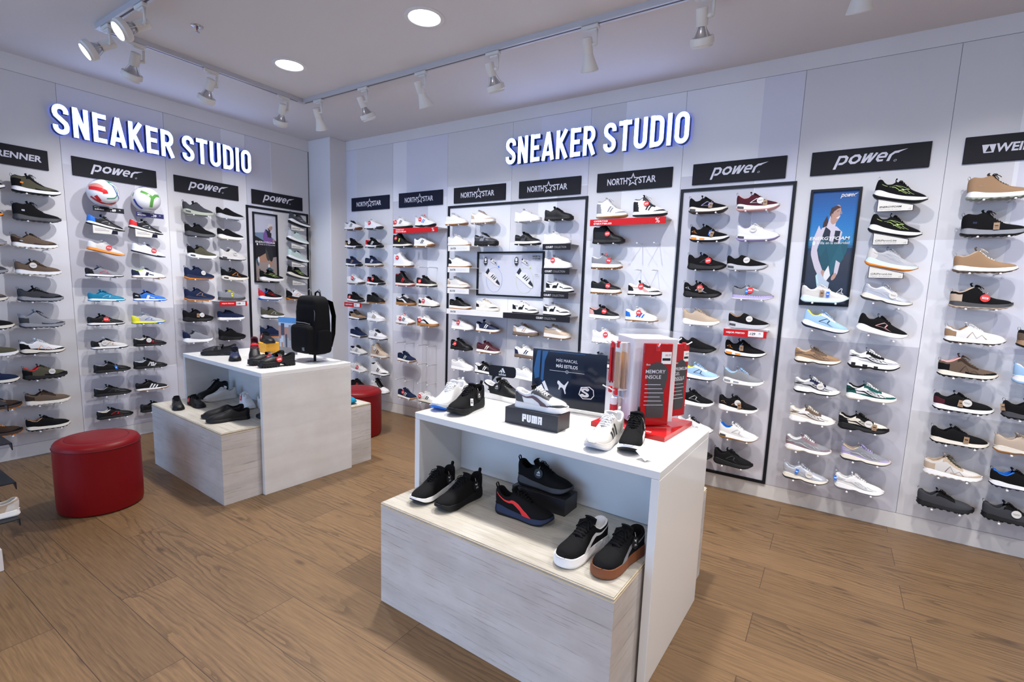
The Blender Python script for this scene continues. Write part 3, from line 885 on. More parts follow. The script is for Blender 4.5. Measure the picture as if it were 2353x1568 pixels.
def make_shoe(sn, cols, logo='', tags='', hi=False, tside=-1):
    """an Empty at the middle of the shoe's heel line; parts are its children"""
    st = STY[sn]
    U, T, Hh, E, S, G, D, Lc, I = cols
    n, k = (96, 22) if hi else (64, 15)
    root = bpy.data.objects.new(NAME[sn], None)
    COL.objects.link(root)
    root.empty_display_size = .05
    kind = 'l' if st.get('leather') or sn in ('cup', 'cupb', 'court', 'plat', 'high', 'highs', 'foot') else 'f'
    um = cached(('u', sn, hi), upper_mesh, sn, n, k)
    part_obj('upper', um, [shoe_mat(c, kind) for c in (U, T, Hh, E, I)], root)
    win, ov = 'v' in logo, 'o' in logo
    sm = cached(('s', sn, hi, win, ov), sole_mesh, sn, n, win, ov)
    acc = D if ov else ('K' if win and S not in 'kK' else G)
    part_obj('sole', sm, [shoe_mat(S, 's'), shoe_mat(G, 's'), shoe_mat(acc, 's')], root)
    part_obj('lining', cached(('i', sn), lining_mesh, sn), [shoe_mat(I, 'f')], root)
    if st['s2'] - st['s1'] > .05:
        part_obj('tongue', cached(('t', sn), tongue_mesh, sn), [shoe_mat(E if E != 'w' or U == 'w' else U, 'f')], root)
    if not st.get('nolace'):
        part_obj('laces', cached(('l', sn), lace_mesh, sn, st.get('fat', 1.0)), [shoe_mat(Lc, 'f')], root)
    if st.get('strap'):
        part_obj('strap', cached(('st', sn), strap_mesh, sn), [shoe_mat(U, 'l')], root)
    keys = ''.join(c for c in logo if c in LOGO and c != 'v')
    if keys:
        for side in ((-1, 1) if hi else (-1,)):
            part_obj('side_marking', cached(('d', sn, keys, side), decal_mesh, sn, keys, side), [shoe_mat(D, 'd')], root)
    if sn in ('run', 'trail', 'trailm', 'mid', 'hike', 'dad'):
        part_obj('pull_tab', cached(('p', sn), tab_mesh, sn), [shoe_mat('r' if 'R' in tags else Hh, 'f')], root)
    if 'x' in tags:
        if ('x', sn) not in CACHE:
            mb = MB()
            P = []
            for s in s_samples(30):
                L_ = [up_pt(st, s, t, 1, .004) for t in (.0, .2, .4, .6, .8, .95)]
                R_ = [Vector((p.x, -p.y, p.z)) for p in L_[::-1]]
                mid = Vector(((L_[-1].x + R_[0].x) / 2, 0, ip(st['H'], max(s, st['s1'] * .8)) * 1.0 + .006))
                P.append([tuple(p) for p in L_ + [mid] + R_])
            mb.grid(P)
            CACHE[('x', sn)] = mb.mesh('plastic_wrap', [M_PLASTIC], True)
        w = part_obj('plastic_wrap', CACHE[('x', sn)], [M_PLASTIC], root)
        w['label'] = 'crinkled clear plastic film'
    import re
    for i, (c, num) in enumerate(re.findall(r'([rwkKbyqdpt])(\d*)', tags)):
        s = (int(num) if num else 45) / 100
        me = cached(('tag', c), tag_mesh, c if c != 't' else 'b')
        a, b = TAGM[c]
        v = .62 if c in 'rwdp' else .5
        p = up_pt(st, s, v2t(v), tside, .0045 + .002 * i)
        if c in 'kK': p.z += -.004
        if c == 't': p = Vector(((.012 + s * .968) * SL, -.004, ip(st['H'], s) + .012))
        o = part_obj('hang_tag', me, [new_mat('tag_%s' % a, PAL[a], .5), new_mat('tag_%s' % b, PAL[b], .5)], root)
        o.location = p
        o.rotation_euler = (-.18, ((i * 37 + int(s * 100)) % 7 - 3) * .07, 0 if tside < 0 else PI)
        if c in 'kK': o.scale = (.95, 1, .95)
        if c in TAGLAB: o['label'] = TAGLAB[c]
    return root
WALL = {
 'l1': [
  (-3.121, 2.068, 0, 'hike', 'kkkkwkkkk', '', '', 'black shoe toe at the left edge of the frame'),
  (-3.137, 1.864, 0, 'trail', 'kkkkokkkk', '', '', 'black shoe toe with orange sole at the frame edge'),
  (-3.137, 1.659, 0, 'trail', 'gggggtggg', '', '', 'grey blue shoe toe with tan sole at frame edge'),
  (-3.138, 1.455, 0, 'trail', 'KKKKgKKgK', '', '', 'dark grey shoe toe at the left frame edge'),
  (-3.157, 1.25, 0, 'trail', 'uKKucKuuK', '', '', 'brown and black shoe toe at the left frame edge'),
  (-3.14, 1.046, 0, 'trail', 'kkkkckkkk', '', '', 'black shoe toe with striped cream sole, cut off by frame'),
  (-3.131, 0.841, 0, 'trail', 'OOOOwcOOO', '', '', 'olive green shoe toe with white sole, cut off by frame'),
  (-3.139, 0.637, 0, 'trail', 'nnkncknnn', '', '', 'navy shoe toe with thick cream sole, cut off by frame'),
  (-3.137, 0.432, 0, 'trail', 'UkkuUoukk', '', '', 'dark brown trail shoe toe with orange lugs, frame edge'),
  (-3.147, 0.228, 0, 'trail', 'UkkUUoook', '', '', 'dark brown trail shoe toe with orange laces, frame edge'),
 ],
 'l2': [
  (-2.809, 2.068, 0, 'hike', 'OkkkwkoKk', 's', '', 'olive and black mid-top hiking shoe with thick white sole'),
  (-2.817, 1.864, 0, 'hike', 'kkkkKKskk', 's', '', 'all black mid-top hiking shoe with dark sole'),
  (-2.84, 1.659, 0, 'trail', 'uUUuwcsUU', 's', '', 'taupe suede low hiking shoe with white sole'),
  (-2.835, 1.455, 0, 'trail', 'uuuUwcuuU', '', 'w36', 'brown suede low hiking shoe with white round tag'),
  (-2.834, 1.25, 0, 'trail', 'KkKkgKkgk', '', '', 'charcoal low hiking shoe with pale grey sole'),
  (-2.839, 1.046, 0, 'trailm', 'gKKggKKKg', '', '', 'light grey padded trail shoe with dark toe'),
  (-2.85, 0.841, 0, 'dad', 'wkkwckoww', 'm', '', 'white and black trail runner with orange heel loop'),
  (-2.849, 0.637, 0, 'trail', 'OkkOkkoOr', '', 'w62', 'olive brown trail shoe, black toe, white round tag'),
  (-2.849, 0.432, 0, 'trail', 'uuUUccuUU', '', '', 'taupe brown casual shoe with flat cream sole'),
  (-2.859, 0.228, 0, 'trail', 'kkkkckkkt', '', '', 'black trail shoe with shiny toe and cream sole'),
 ],
 'l3': [
  (-2.381, 1.892, -11, 'foot', 'kwBkwkgkB', 'a', '', 'blue black and white football shoe tilted above a sign'),
  (-2.389, 1.681, -11, 'foot', 'CwwwoowwC', '', 'r52', 'white and peach football shoe with orange sole'),
  (-2.412, 1.455, 0, 'foot', 'ggkgwkrgn', 'a', '', 'grey football shoe with coral arrow'),
  (-2.407, 1.25, 0, 'foot', 'TTTTwTlTT', 'a', '', 'teal blue football shoe'),
  (-2.424, 1.046, 0, 'foot', 'kkkkwktkk', 'a', 'r46', 'black football shoe with red tag and white sole'),
  (-2.412, 0.841, 0, 'foot', 'CCkCwktkk', 'a', 'w32', 'pale grey football shoe with black heel'),
  (-2.406, 0.637, 0, 'foot', 'kkkkkkkkg', '', 'b56', 'black football shoe carrying a blue and white tag'),
  (-2.417, 0.432, 0, 'foot', 'kkkkkkKkg', 'a', '', 'plain black leather football shoe'),
  (-2.41, 0.228, 0, 'foot', 'kkkkkkrkc', 'a', '', 'black football shoe with red arrow, lowest of its column'),
 ],
 'l4': [
  (-2.086, 1.892, -11, 'foot', 'kkrkwksks', 'a', '', 'red and black football shoe tilted above a sign'),
  (-2.077, 1.689, -11, 'foot', 'wwwwwnwnw', 'a', 'r60', 'white football shoe with navy sole'),
  (-2.085, 1.455, 0, 'foot', 'wwnwwqnnL', 'x', '', 'white football shoe with navy heel and gum sole'),
  (-2.087, 1.25, 0, 'foot', 'BBkBwBwkk', 'x', '', 'bright blue football shoe with black heel'),
  (-2.109, 1.046, 0, 'foot', 'GGyGyBBGG', 'a', '', 'grey football shoe with yellow heel and blue toe sole'),
  (-2.106, 0.841, 0, 'foot', 'kkkkkkrkc', 'a', 'w42', 'black football shoe with red arrow and white round tag'),
  (-2.118, 0.637, 0, 'foot', 'kkkkkkGks', '3', 'q52', 'black three-striped football shoe with white square tag'),
  (-2.113, 0.432, 0, 'foot', 'kkkkwqwkk', '3', '', 'black football shoe with bold white stripes'),
  (-2.088, 0.228, 0, 'foot', 'kkkkkkkkk', '', '', 'black shoe half hidden behind the wooden plinth'),
 ],
 'l5': [
  (-1.642, 2.068, 0, 'run', 'KKKKaaKKK', 'v', '', 'dark grey runner with sage windowed sole'),
  (-1.634, 1.864, 0, 'run', 'kkkkKKKkk', 'v', '', 'black knit runner with dark windowed sole'),
  (-1.621, 1.659, 0, 'run', 'OOkOwwOOk', 'va', '', 'olive black runner with white windowed sole'),
  (-1.657, 1.455, 0, 'run', 'nnnnnonnn', 'a', 'w58', 'navy runner with orange outsole and white round tag'),
  (-1.668, 1.25, 0, 'run', 'nnnnnotnn', 'a', '', 'navy runner with orange outsole and no tag'),
  (-1.692, 1.046, 0, 'run', 'kkkkkkkkk', '', 'w58k', 'all black runner with pinkish round tag'),
  (-1.7, 0.841, 0, 'run', 'ggngwwggK', '', '', 'grey blue knit runner with white sole'),
 ],
 'l6': [
  (-1.338, 2.068, 0, 'slip', 'kkkkGGkkk', '', '', 'black slip-on runner with lavender grey sole'),
  (-1.336, 1.864, 0, 'slip', 'kkkkwckkk', '', '', 'black slip-on runner with thick cream sole'),
  (-1.323, 1.659, 0, 'run', 'CCCCCKKCK', 'v', 'w52', 'off-white runner with air window and round tag'),
  (-1.317, 1.455, 0, 'run', 'kkkkccokK', 'va', '', 'black runner with bronze arrow and cream windowed sole'),
  (-1.355, 1.25, 0, 'seg', 'ggggKKgyg', '', 'y', 'grey segmented-sole runner on the red price shelf'),
  (-1.369, 1.046, 0, 'seg', 'nnnnwwnnn', '', '', 'navy slip-on with white segmented sole'),
  (-1.366, 0.841, 0, 'run', 'kkkkkkkkk', 'v', '', 'all black runner beside the tall black frame'),
 ],
 'l7': [
  (-0.911, 1.455, 0, 'run', 'kkkkwcLkk', 'z', '', 'black runner with lime lines before the running poster'),
  (-0.932, 1.25, 0, 'run', 'kkrkwBrkB', 'z', '', 'black runner with blue and red patches'),
  (-0.912, 1.046, 0, 'run', 'OOOOwKGKO', 'a', '', 'olive grey runner with silver arrow'),
  (-0.927, 0.841, 0, 'run', 'nnnnnonnn', 'a', '', 'navy runner behind the yellow box'),
 ],
 'l8': [
  (-0.56, 2.119, -11, 'run', 'KKKKwkGKK', 'z', '', 'dark grey runner tilted on a bracket, top of corner column'),
  (-0.585, 1.926, -11, 'run', 'iiGiwkGGi', 'z', '', 'mint runner tilted on a bracket, upper of the two'),
  (-0.589, 1.716, -11, 'run', 'iiiiwkGUi', 'z', '', 'mint runner tilted on a bracket, lower of the two'),
  (-0.597, 1.525, -11, 'run', 'kkkkcKLkk', 'z', '', 'black runner with lime lines tilted on a bracket'),
  (-0.606, 1.25, 0, 'run', 'wkkwkooww', 'a', '', 'white and black runner with orange outsole'),
 ],
 'b1': [
  (0.476, 2.068, 0, 'ret', 'wCCwwQkkg', '2', '', 'white and beige retro sneaker with black stripes'),
  (0.477, 1.864, 0, 'ret', 'kktkwkkkk', '', 'w34', 'black retro sneaker with white round tag'),
  (0.491, 1.659, 0, 'ret', 'nnKnwktnn', '2', '', 'navy retro sneaker with rust stripes'),
  (0.504, 1.455, 0, 'ret', 'wwwwCueww', '2', 'r40', 'white retro sneaker with green heel and red tag'),
  (0.511, 1.25, 0, 'ret', 'kkkkwkrkk', '', 'r22', 'black retro sneaker on the red price shelf'),
  (0.536, 1.046, 0, 'ret', 'tukKwkutk', '', '', 'tan and black retro sneaker'),
  (0.555, 0.841, 0, 'ret', 'nnnnwUnnn', '', '', 'plain navy retro sneaker'),
  (0.548, 0.637, 0, 'ret', 'CCGCwggkn', '2', '', 'white and grey striped retro sneaker with navy lining'),
  (0.553, 0.432, 0, 'ret', 'CCCCwwkCw', '2', 'r55', 'cream retro sneaker with black stripes and red tag'),
  (0.556, 0.228, 0, 'ret', 'kkkkkkrkk', '2', '', 'black sneaker with red stripes behind the red stool'),
 ],
 'b2': [
  (0.812, 2.068, 0, 'ret', 'wwwwwKKww', '', 'r36', 'all white sneaker with dark outsole and red tag'),
  (0.828, 1.864, 0, 'ret', 'kkrkwkwkr', '2', '', 'black sneaker with white stripes and red heel'),
  (0.818, 1.659, 0, 'cup', 'nnnncqwnn', '2', '', 'navy court sneaker with white stripes, cream sole'),
  (0.851, 1.455, 0, 'ret', 'kkrkwkkkk', '', 'r42', 'black sneaker with red heel and red tag'),
  (0.845, 1.25, 0, 'cup', 'kkkkkqkkk', '2', '', 'plain black court sneaker with gum outsole'),
  (0.85, 1.046, 0, 'cup', 'wCwwwwtww', '3', '', 'white and beige striped court sneaker'),
  (0.876, 0.841, 0, 'cup', 'wCwwwkkkw', '2', '', 'white court sneaker with two black stripes'),
  (0.91, 0.637, 0, 'high', 'bbbbCqmbb', '2', 'w32', 'pinkish beige high-top with maroon stripes'),
  (0.909, 0.432, 0, 'high', 'wkwwwkkwk', '2', '', 'white high-top with black panels'),
  (0.91, 0.228, 0, 'high', 'wwwkwkkkw', 'z', '', 'white high-top with black zigzags and laces'),
 ],
 'b3': [
  (1.268, 2.068, 0, 'cup', 'wwrwckkww', '2', 'r20', 'white court sneaker with red heel on the offer shelf'),
  (1.265, 1.864, 0, 'highs', 'kkkkckkkk', '', 'r24y', 'black high-top with red and lime tags'),
  (1.271, 1.659, 0, 'high', 'wwwwwqwww', '', 'r26', 'white high-top with gum outsole'),
  (1.302, 1.455, 0, 'high', 'kkkkcrrkr', '2', '', 'black high-top with red stripes'),
  (1.314, 1.25, 0, 'cup', 'kkkkqqwww', 'p', '', 'black sneaker with white swoop and gum sole'),
  (1.311, 1.046, 0, 'ret', 'wwwwwqkww', '2', 'r30t', 'white sneaker with black stripes and red tongue tag'),
  (1.336, 0.637, 0, 'ret', 'nnnnwqinn', '2', '', 'navy sneaker with mint stripes between empty pegs'),
  (1.343, 0.228, 0, 'ret', 'nnnnwqinn', '2', 'r37', 'navy sneaker with mint stripes and red tag'),
 ],
 'b4': [
  (1.587, 2.068, 0, 'dad', 'wwwwwkBww', '2', 'r32t', 'white sneaker with blue stripes on the offer shelf'),
  (1.573, 1.864, 0, 'ret', 'wwwwwqkww', '2', '', 'white sneaker with two black stripes and gum sole'),
  (1.612, 1.455, 0, 'cup', 'kkkkckgkk', '', 'r25', 'black and white sneaker with cream sole, red tag'),
  (1.643, 1.25, 0, 'cup', 'wwkwckkkw', 's', 'r30', 'white court sneaker with black accents, red tag'),
  (1.627, 1.046, 0, 'cup', 'wwkwqqkww', 'p', 'r18', 'white sneaker with black swoop and gum sole'),
  (1.654, 0.228, 0, 'cup', 'wwwwceeww', '2', 'r12', 'white sneaker with green stripes and green outsole'),
 ],
 'b5': [
  (1.998, 2.068, 0, 'cupb', 'wwwwwqwww', '', 'x', 'white gum-soled sneaker in plastic, topmost in framed bay'),
  (2.031, 1.864, 0, 'cupb', 'wwwwwqwww', '', 'x', 'white gum-soled sneaker in plastic above the skater sign'),
  (2.046, 1.659, 0, 'cupb', 'wwkwwqkww', 's', '', 'white skater sneaker with black heel and gum sole'),
  (2.034, 1.455, 0, 'cupb', 'CbbCwqgCC', 's', '', 'cream and beige skater sneaker with gum sole'),
  (2.066, 1.25, 0, 'cupb', 'kkkkwqukk', 's', '', 'black and brown skater sneaker on the white ledge'),
  (2.098, 1.046, 0, 'cup', 'wwwwwwwww', '', 'r38', 'plain white court sneaker with red tag on tongue'),
  (2.091, 0.841, 0, 'cup', 'kkkkkkwkk', 's', 'r28', 'all black court sneaker with red tag at heel'),
  (2.102, 0.637, 0, 'cup', 'wwwwwwwww', '', '', 'plain white low sneaker without tag'),
  (2.106, 0.432, 0, 'cup', 'wwwwwwnww', '2', '', 'white sneaker with navy stripes behind the white runner'),
 ],
 'b6': [
  (2.318, 2.068, 0, 'plat', 'wbbwwbwbc', 'c', '', 'cream and beige platform sneaker'),
  (2.362, 1.864, 0, 'plat', 'KKKgkkgkk', 'c', '', 'dark grey platform sneaker with black sole'),
  (2.401, 1.25, 0, 'cupb', 'ckkcccwcw', 'c', '', 'cream and black skater sneaker with white laces'),
  (2.407, 1.046, 0, 'cup', 'nnwnwqwwn', '2', '', 'navy court sneaker with white stripes and white heel'),
  (2.418, 0.841, 0, 'cup', 'mmmmwqcmm', '2', '', 'dark maroon court sneaker with cream stripes'),
  (2.404, 0.637, 0, 'cup', 'kkwkwkwkw', '2', '', 'black court sneaker with white stripes and white collar'),
  (2.416, 0.432, 0, 'cup', 'wwwwwwkww', '2', '', 'white sneaker with black stripes behind the speech-bubble sign'),
 ],
 'b7': [
  (2.813, 2.068, 0, 'cup', 'wwwwwwwww', '', '', 'plain white sneaker left of the black one'),
  (2.824, 1.864, 0, 'cupb', 'kkkkwkKkk', 'c', '', 'black sneaker with white and black blocked sole'),
  (2.821, 1.25, 0, 'court', 'wkkwwkkww', 'c', '', 'white and black court sneaker, left on dark ledge'),
  (2.834, 1.046, 0, 'cup', 'wMbwuubtw', '2', '', 'white and beige sneaker with brown sole'),
  (2.862, 0.841, 0, 'cup', 'wwnwuunww', '2', '', 'white sneaker with navy stripes and brown sole'),
  (2.876, 0.637, 0, 'cup', 'wwwwwwwww', '', '', 'white sneaker with bow laces beside the dark brand board'),
 ],
 'b8': [
  (3.124, 2.068, 0, 'cup', 'kkkkkkkkk', '3', '', 'all black court sneaker in the framed bay'),
  (3.123, 1.864, 0, 'cup', 'wwwwwwwww', 's', '', 'plain white sneaker above the first dark ledge sign'),
  (3.14, 1.659, 0, 'cup', 'wwwwwwbww', '', 'r36', 'plain white sneaker with red tag beside the shoe poster'),
  (3.166, 1.455, 0, 'court', 'wkkwwkkww', 'c', '', 'white and black court sneaker beside poster corner'),
  (3.15, 1.25, 0, 'court', 'wkkwwkkww', 'c', '', 'white and black court sneaker, right on dark ledge'),
  (3.165, 1.046, 0, 'plat', 'bbbwCtbbC', 'c', '', 'beige chunky platform sneaker'),
 ],
 'b9': [
  (3.612, 2.068, 0, 'high', 'wggwwqgwg', '2', '', 'white and grey high-top with gum sole'),
  (3.59, 1.864, 0, 'high', 'kkkkkkkkk', '2', 'r50', 'all black high-top with red discount tag'),
  (3.591, 1.659, 0, 'plat', 'ggggwqggw', '', 'r62t', 'grey suede sneaker with thick white sole'),
  (3.597, 1.455, 0, 'plat', 'kkkkwqkkk', '', 'r62', 'black platform sneaker with thick cream sole'),
  (3.595, 1.25, 0, 'cup', 'kkpkwwpkp', '', 'r54', 'black sneaker with pink heel and white sole'),
  (3.63, 1.046, 0, 'plat', 'wwwwwwkww', '', 'r50', 'white sneaker with red tag beside the hook display'),
  (3.604, 0.841, 0, 'plat', 'kkkkwkkkk', '', '', 'black sneaker half hidden behind the brand board'),
 ],
 'b10': [
  (3.921, 2.068, 0, 'high', 'wkkkwkkwk', '2', 'r42', 'white and black high-top with fifty percent tag'),
  (3.921, 1.455, 0, 'cup', 'wkkkwkpww', 'p', 'r42', 'black and white sneaker with pink swoop'),
  (3.913, 1.25, 0, 'cup', 'wwBwwqBww', '3', 'r45', 'white sneaker with blue stripes and gum sole'),
 ],
 'b11': [
  (4.349, 2.068, 0, 'run', 'kkkkcUPkk', 'va', 'b60k60', 'black runner with cream sole and lavender arrow'),
  (4.373, 1.864, 0, 'run', 'kkkkwkokk', 'ov', 'b55k60', 'black runner with orange heel arrow and white sole'),
  (4.371, 1.659, 0, 'run', 'kkkkkkKkk', 'a', 'r56', 'all black runner with red tag only'),
  (4.357, 1.455, 0, 'run', 'kkkkkkskk', 'ah', 'r46k48', 'all black runner with red and kraft tags'),
  (4.365, 1.25, 0, 'run', 'bbbbwwrbb', '', 'R', 'beige knit runner with red pull tabs'),
  (4.353, 1.046, 0, 'slip', 'kkkkkkkkk', '', '', 'all black slip-on behind the hook display'),
  (4.393, 0.841, 0, 'run', 'lllwwnnly', 'a', '', 'light blue runner with yellow collar by hook display'),
  (4.372, 0.637, 0, 'run', 'kkkkwwGkk', 'a', '', 'black runner with silver arrow by hook display'),
  (4.385, 0.432, 0, 'dad', 'wCnwwnnkw', 'm', '', 'white runner with navy laces above the table edge'),
  (4.392, 0.228, 0, 'run', 'kkkkkkkkk', '', '', 'black shoe almost hidden by the white table'),
 ],
 'b12': [
  (4.674, 2.068, 0, 'run', 'mmmmwpwmp', 'va', 'w58k70', 'maroon runner with white windowed sole'),
  (4.692, 1.864, 0, 'run', 'wwwwwPwwP', 'v', 'w40', 'white runner with lavender collar and round tag'),
  (4.645, 1.659, 0, 'slip', 'kkkkGGkkk', 'v', 'w50', 'black slip-on with pale ribbed sole, white tag'),
  (4.7, 1.455, 0, 'seg', 'gggGPwggk', '', 'r44b36', 'grey runner with lilac midsole and pink tag'),
  (4.69, 1.25, 0, 'slip', 'kkkkGGkkt', 'v', 'w52', 'black slip-on standing on the red price shelf'),
  (4.685, 1.046, 0, 'run', 'kkkkwkokk', 'ov', 'b40k42', 'black runner with orange arrow and blue tag'),
  (4.691, 0.841, 0, 'run', 'ggggwwgll', 'ov', '', 'light blue runner with white sole, all one blue'),
  (4.676, 0.637, 0, 'run', 'kkkkwwtkk', 'ha', 'w50k55', 'black runner with gold arrow and kraft tag'),
  (4.696, 0.432, 0, 'run', 'wwwwwqGwB', 'va', '', 'white runner with blue lining'),
  (4.675, 0.228, 0, 'run', 'kkkkkkKkk', 'va', '', 'all black runner, lowest in the framed bay'),
 ],
 'b13': [
  (5.132, 1.455, 0, 'run', 'CCCCJJCww', 'z', 'kb58', 'white and ice-blue runner before the blue poster'),
  (5.149, 1.297, -11, 'run', 'lllwwnnly', 'a', '', 'light blue runner with yellow collar under poster'),
  (5.133, 1.046, 0, 'dad', 'tttucUuub', 'd', '', 'tan retro runner'),
  (5.148, 0.841, 0, 'dad', 'GwGnwkkww', 'd', 'w58', 'grey and navy retro runner with round tag'),
  (5.139, 0.637, 0, 'dad', 'wccuwwucc', 'd', '', 'cream and brown retro runner'),
  (5.135, 0.432, 0, 'dad', 'gMMMwcGww', 'd', '', 'mauve and grey retro runner'),
  (5.138, 0.228, 0, 'dad', 'sssscKGss', 'd', 'w60b32', 'silver retro runner with blue and round tags'),
 ],
 'b14': [
  (5.456, 2.111, -11, 'run', 'kkkkwkLkk', 'z', '', 'black runner with lime lines, top of tilted pair'),
  (5.452, 1.906, -11, 'run', 'kkkkwkLkk', 'z', '', 'black runner with lime lines above the second bracket sign'),
  (5.456, 1.704, -11, 'run', 'GGCGJoGGG', 'z', '', 'pale grey runner with ice-blue sole on bracket'),
  (5.458, 1.492, -11, 'dad', 'sssscKGss', 'd', 'w60', 'silver retro runner tilted toe down with round tag'),
  (5.455, 1.291, -11, 'run', 'kkkkwwpkk', 'a', '', 'black runner with pink and green arrow'),
  (5.438, 1.046, 0, 'chunk', 'wGwkwkkww', 'd', '', 'white chunky sneaker with black sole cutouts'),
  (5.448, 0.841, 0, 'dad', 'weeewckwk', 'd', '', 'white and dark green retro runner'),
  (5.426, 0.637, 0, 'dad', 'ckkkkkkkk', 'd', 'w60k72', 'cream and black retro runner with black sole'),
  (5.46, 0.432, 0, 'dad', 'gPPgcKGPb', 'd', '', 'lilac and blue retro runner with cream sole'),
  (5.447, 0.228, 0, 'dad', 'wwwwwgGww', 'd', 'b2', 'white retro runner with blue tag at heel'),
 ],
 'b15': [
  (5.9, 2.068, 0, 'hike', 'ttttwatUt', 's', '', 'tan brown mid-top hiking shoe with thick white sole'),
  (5.898, 1.864, 0, 'hike', 'kkkkgknkk', 's', 'K52', 'black mid-top hiking shoe with kraft tag'),
  (5.888, 1.659, 0, 'mid', 'ttttwutcb', '', '', 'tan hiking shoe with pale collar and white laces'),
  (5.895, 1.455, 0, 'mid', 'kkbkKbkkb', '', 'r54', 'black hiking shoe with beige collar and red tag'),
  (5.895, 1.25, 0, 'trail', 'wwtwwUtwt', 'm', '', 'white trail shoe with tan heel and studs'),
  (5.888, 1.046, 0, 'trailm', 'ukkUckUup', 'm', '', 'brown trail shoe with pink heel loop'),
  (5.89, 0.841, 0, 'trail', 'kkmkwkkkk', '', 'w55k45', 'black low trail shoe with round and kraft tags'),
  (5.901, 0.637, 0, 'trail', 'kkkkckKkk', '', 'k60', 'black low trail shoe with cream sole'),
  (5.89, 0.432, 0, 'trailm', 'CbbbwcMOb', 'm', '', 'taupe mesh mid trail shoe'),
  (5.881, 0.228, 0, 'trail', 'KKKkkkmkK', 'v', '', 'dark grey trail shoe with magenta lacing'),
 ],
 'b16': [
  (6.209, 1.25, 0, 'trail', 'ktuktkkkk', '', '', 'black shoe with brown heel at the right edge'),
  (6.216, 1.046, 0, 'run', 'lwlwwlwww', '', '', 'light blue shoe heel at the right edge'),
  (6.196, 0.841, 0, 'trail', 'kkkkKkkkk', '', 'k2', 'black shoe heel with grey sole at right edge'),
  (6.187, 0.637, 0, 'dad', 'bbbbcqbbb', '', 'x', 'bronze shoe wrapped in plastic at right edge'),
  (6.193, 0.432, 0, 'trail', 'kkkkwnkkB', '', '', 'black shoe with white sole at right edge'),
  (6.183, 0.228, 0, 'trail', 'KKKkkkmkK', 'v', 'w52', 'charcoal trail shoe with magenta lacing and round tag'),
 ],
}
# ---------------------------------------------------------------- the room
def build_room():
    struct(MB().box(-.4, 9.0, -9.2, .12, -.06, 0).build('floor', M_FLOOR))
    struct(MB().box(-.4, 9.0, -9.2, .12, 3.085, 3.15).build('ceiling', M_CEIL))
    # back wall: joint backing, one slat panel per bay, printed blocks, cornice and skirting
    BE = [.385, 1.155, 1.93, 2.704, 3.477, 4.248, 5.0185, 5.80, 6.57, 7.34, 8.11, 8.88]
    mats = [M_GAP, M_WALL, M_PATCH, M_PATCH2, M_PATCH3, M_SKIRT, M_PAINT]
    mb = MB().box(-.02, 9.0, .004, .10, 0, 3.085, 0)
    mb.box(.385, 9.0, 0, .05, 2.979, 3.085, 6)
    mb.box(.385, 9.0, 0, .05, 0, .1055, 5)
    for a, b in zip(BE, BE[1:]):
        mb.box(a + .0012, b - .0012, 0, .05, .108, 2.9765, 1)
    def blk(x0, x1, z0, z1, m):
        mb.box(x0, x1, -.0005, .001, z0, z1, m)
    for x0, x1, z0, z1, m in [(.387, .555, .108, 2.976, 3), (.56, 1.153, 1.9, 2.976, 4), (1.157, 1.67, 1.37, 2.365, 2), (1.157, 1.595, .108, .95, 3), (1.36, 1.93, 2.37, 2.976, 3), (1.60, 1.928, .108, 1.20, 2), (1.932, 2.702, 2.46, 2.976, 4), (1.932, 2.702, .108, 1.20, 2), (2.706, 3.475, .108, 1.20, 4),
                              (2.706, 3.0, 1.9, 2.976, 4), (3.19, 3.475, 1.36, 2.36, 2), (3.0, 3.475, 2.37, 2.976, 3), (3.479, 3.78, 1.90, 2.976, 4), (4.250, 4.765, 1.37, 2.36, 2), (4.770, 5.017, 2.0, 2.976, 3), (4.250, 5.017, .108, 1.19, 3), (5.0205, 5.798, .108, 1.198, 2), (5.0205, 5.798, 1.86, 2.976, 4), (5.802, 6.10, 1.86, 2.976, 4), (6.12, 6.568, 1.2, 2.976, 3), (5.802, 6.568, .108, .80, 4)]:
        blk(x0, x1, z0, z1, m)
    struct(mb.build('wall_back', mats))
    LE = [-8.46, -7.715, -6.97, -6.222, -5.475, -4.727, -3.98, -3.229, -2.4785, -1.7285, -.975, -.234]
    mb = MB().box(-.10, -.004, -9.2, .10, 0, 3.085, 0)
    mb.box(-.05, 0, -9.2, -.222, 2.961, 3.085, 6)
    mb.box(-.05, 0, -9.2, -.234, 0, .1055, 5)
    for a, b in zip(LE, LE[1:]):
        mb.box(-.05, 0, a + .0012, b - .0012, .108, 2.9585, 1)
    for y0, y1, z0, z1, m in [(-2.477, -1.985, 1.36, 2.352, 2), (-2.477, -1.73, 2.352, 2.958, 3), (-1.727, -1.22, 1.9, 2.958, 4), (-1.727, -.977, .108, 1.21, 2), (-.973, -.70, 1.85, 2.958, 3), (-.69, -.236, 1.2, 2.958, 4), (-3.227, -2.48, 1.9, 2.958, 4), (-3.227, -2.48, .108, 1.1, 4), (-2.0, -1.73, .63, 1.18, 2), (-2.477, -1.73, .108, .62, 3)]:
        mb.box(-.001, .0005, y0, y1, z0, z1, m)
    struct(mb.build('wall_left', mats))
    struct(MB().bbox(-.02, .385, -.222, .05, 0, 3.085, .003).build('wall_corner_column', M_PAINT))
build_room()

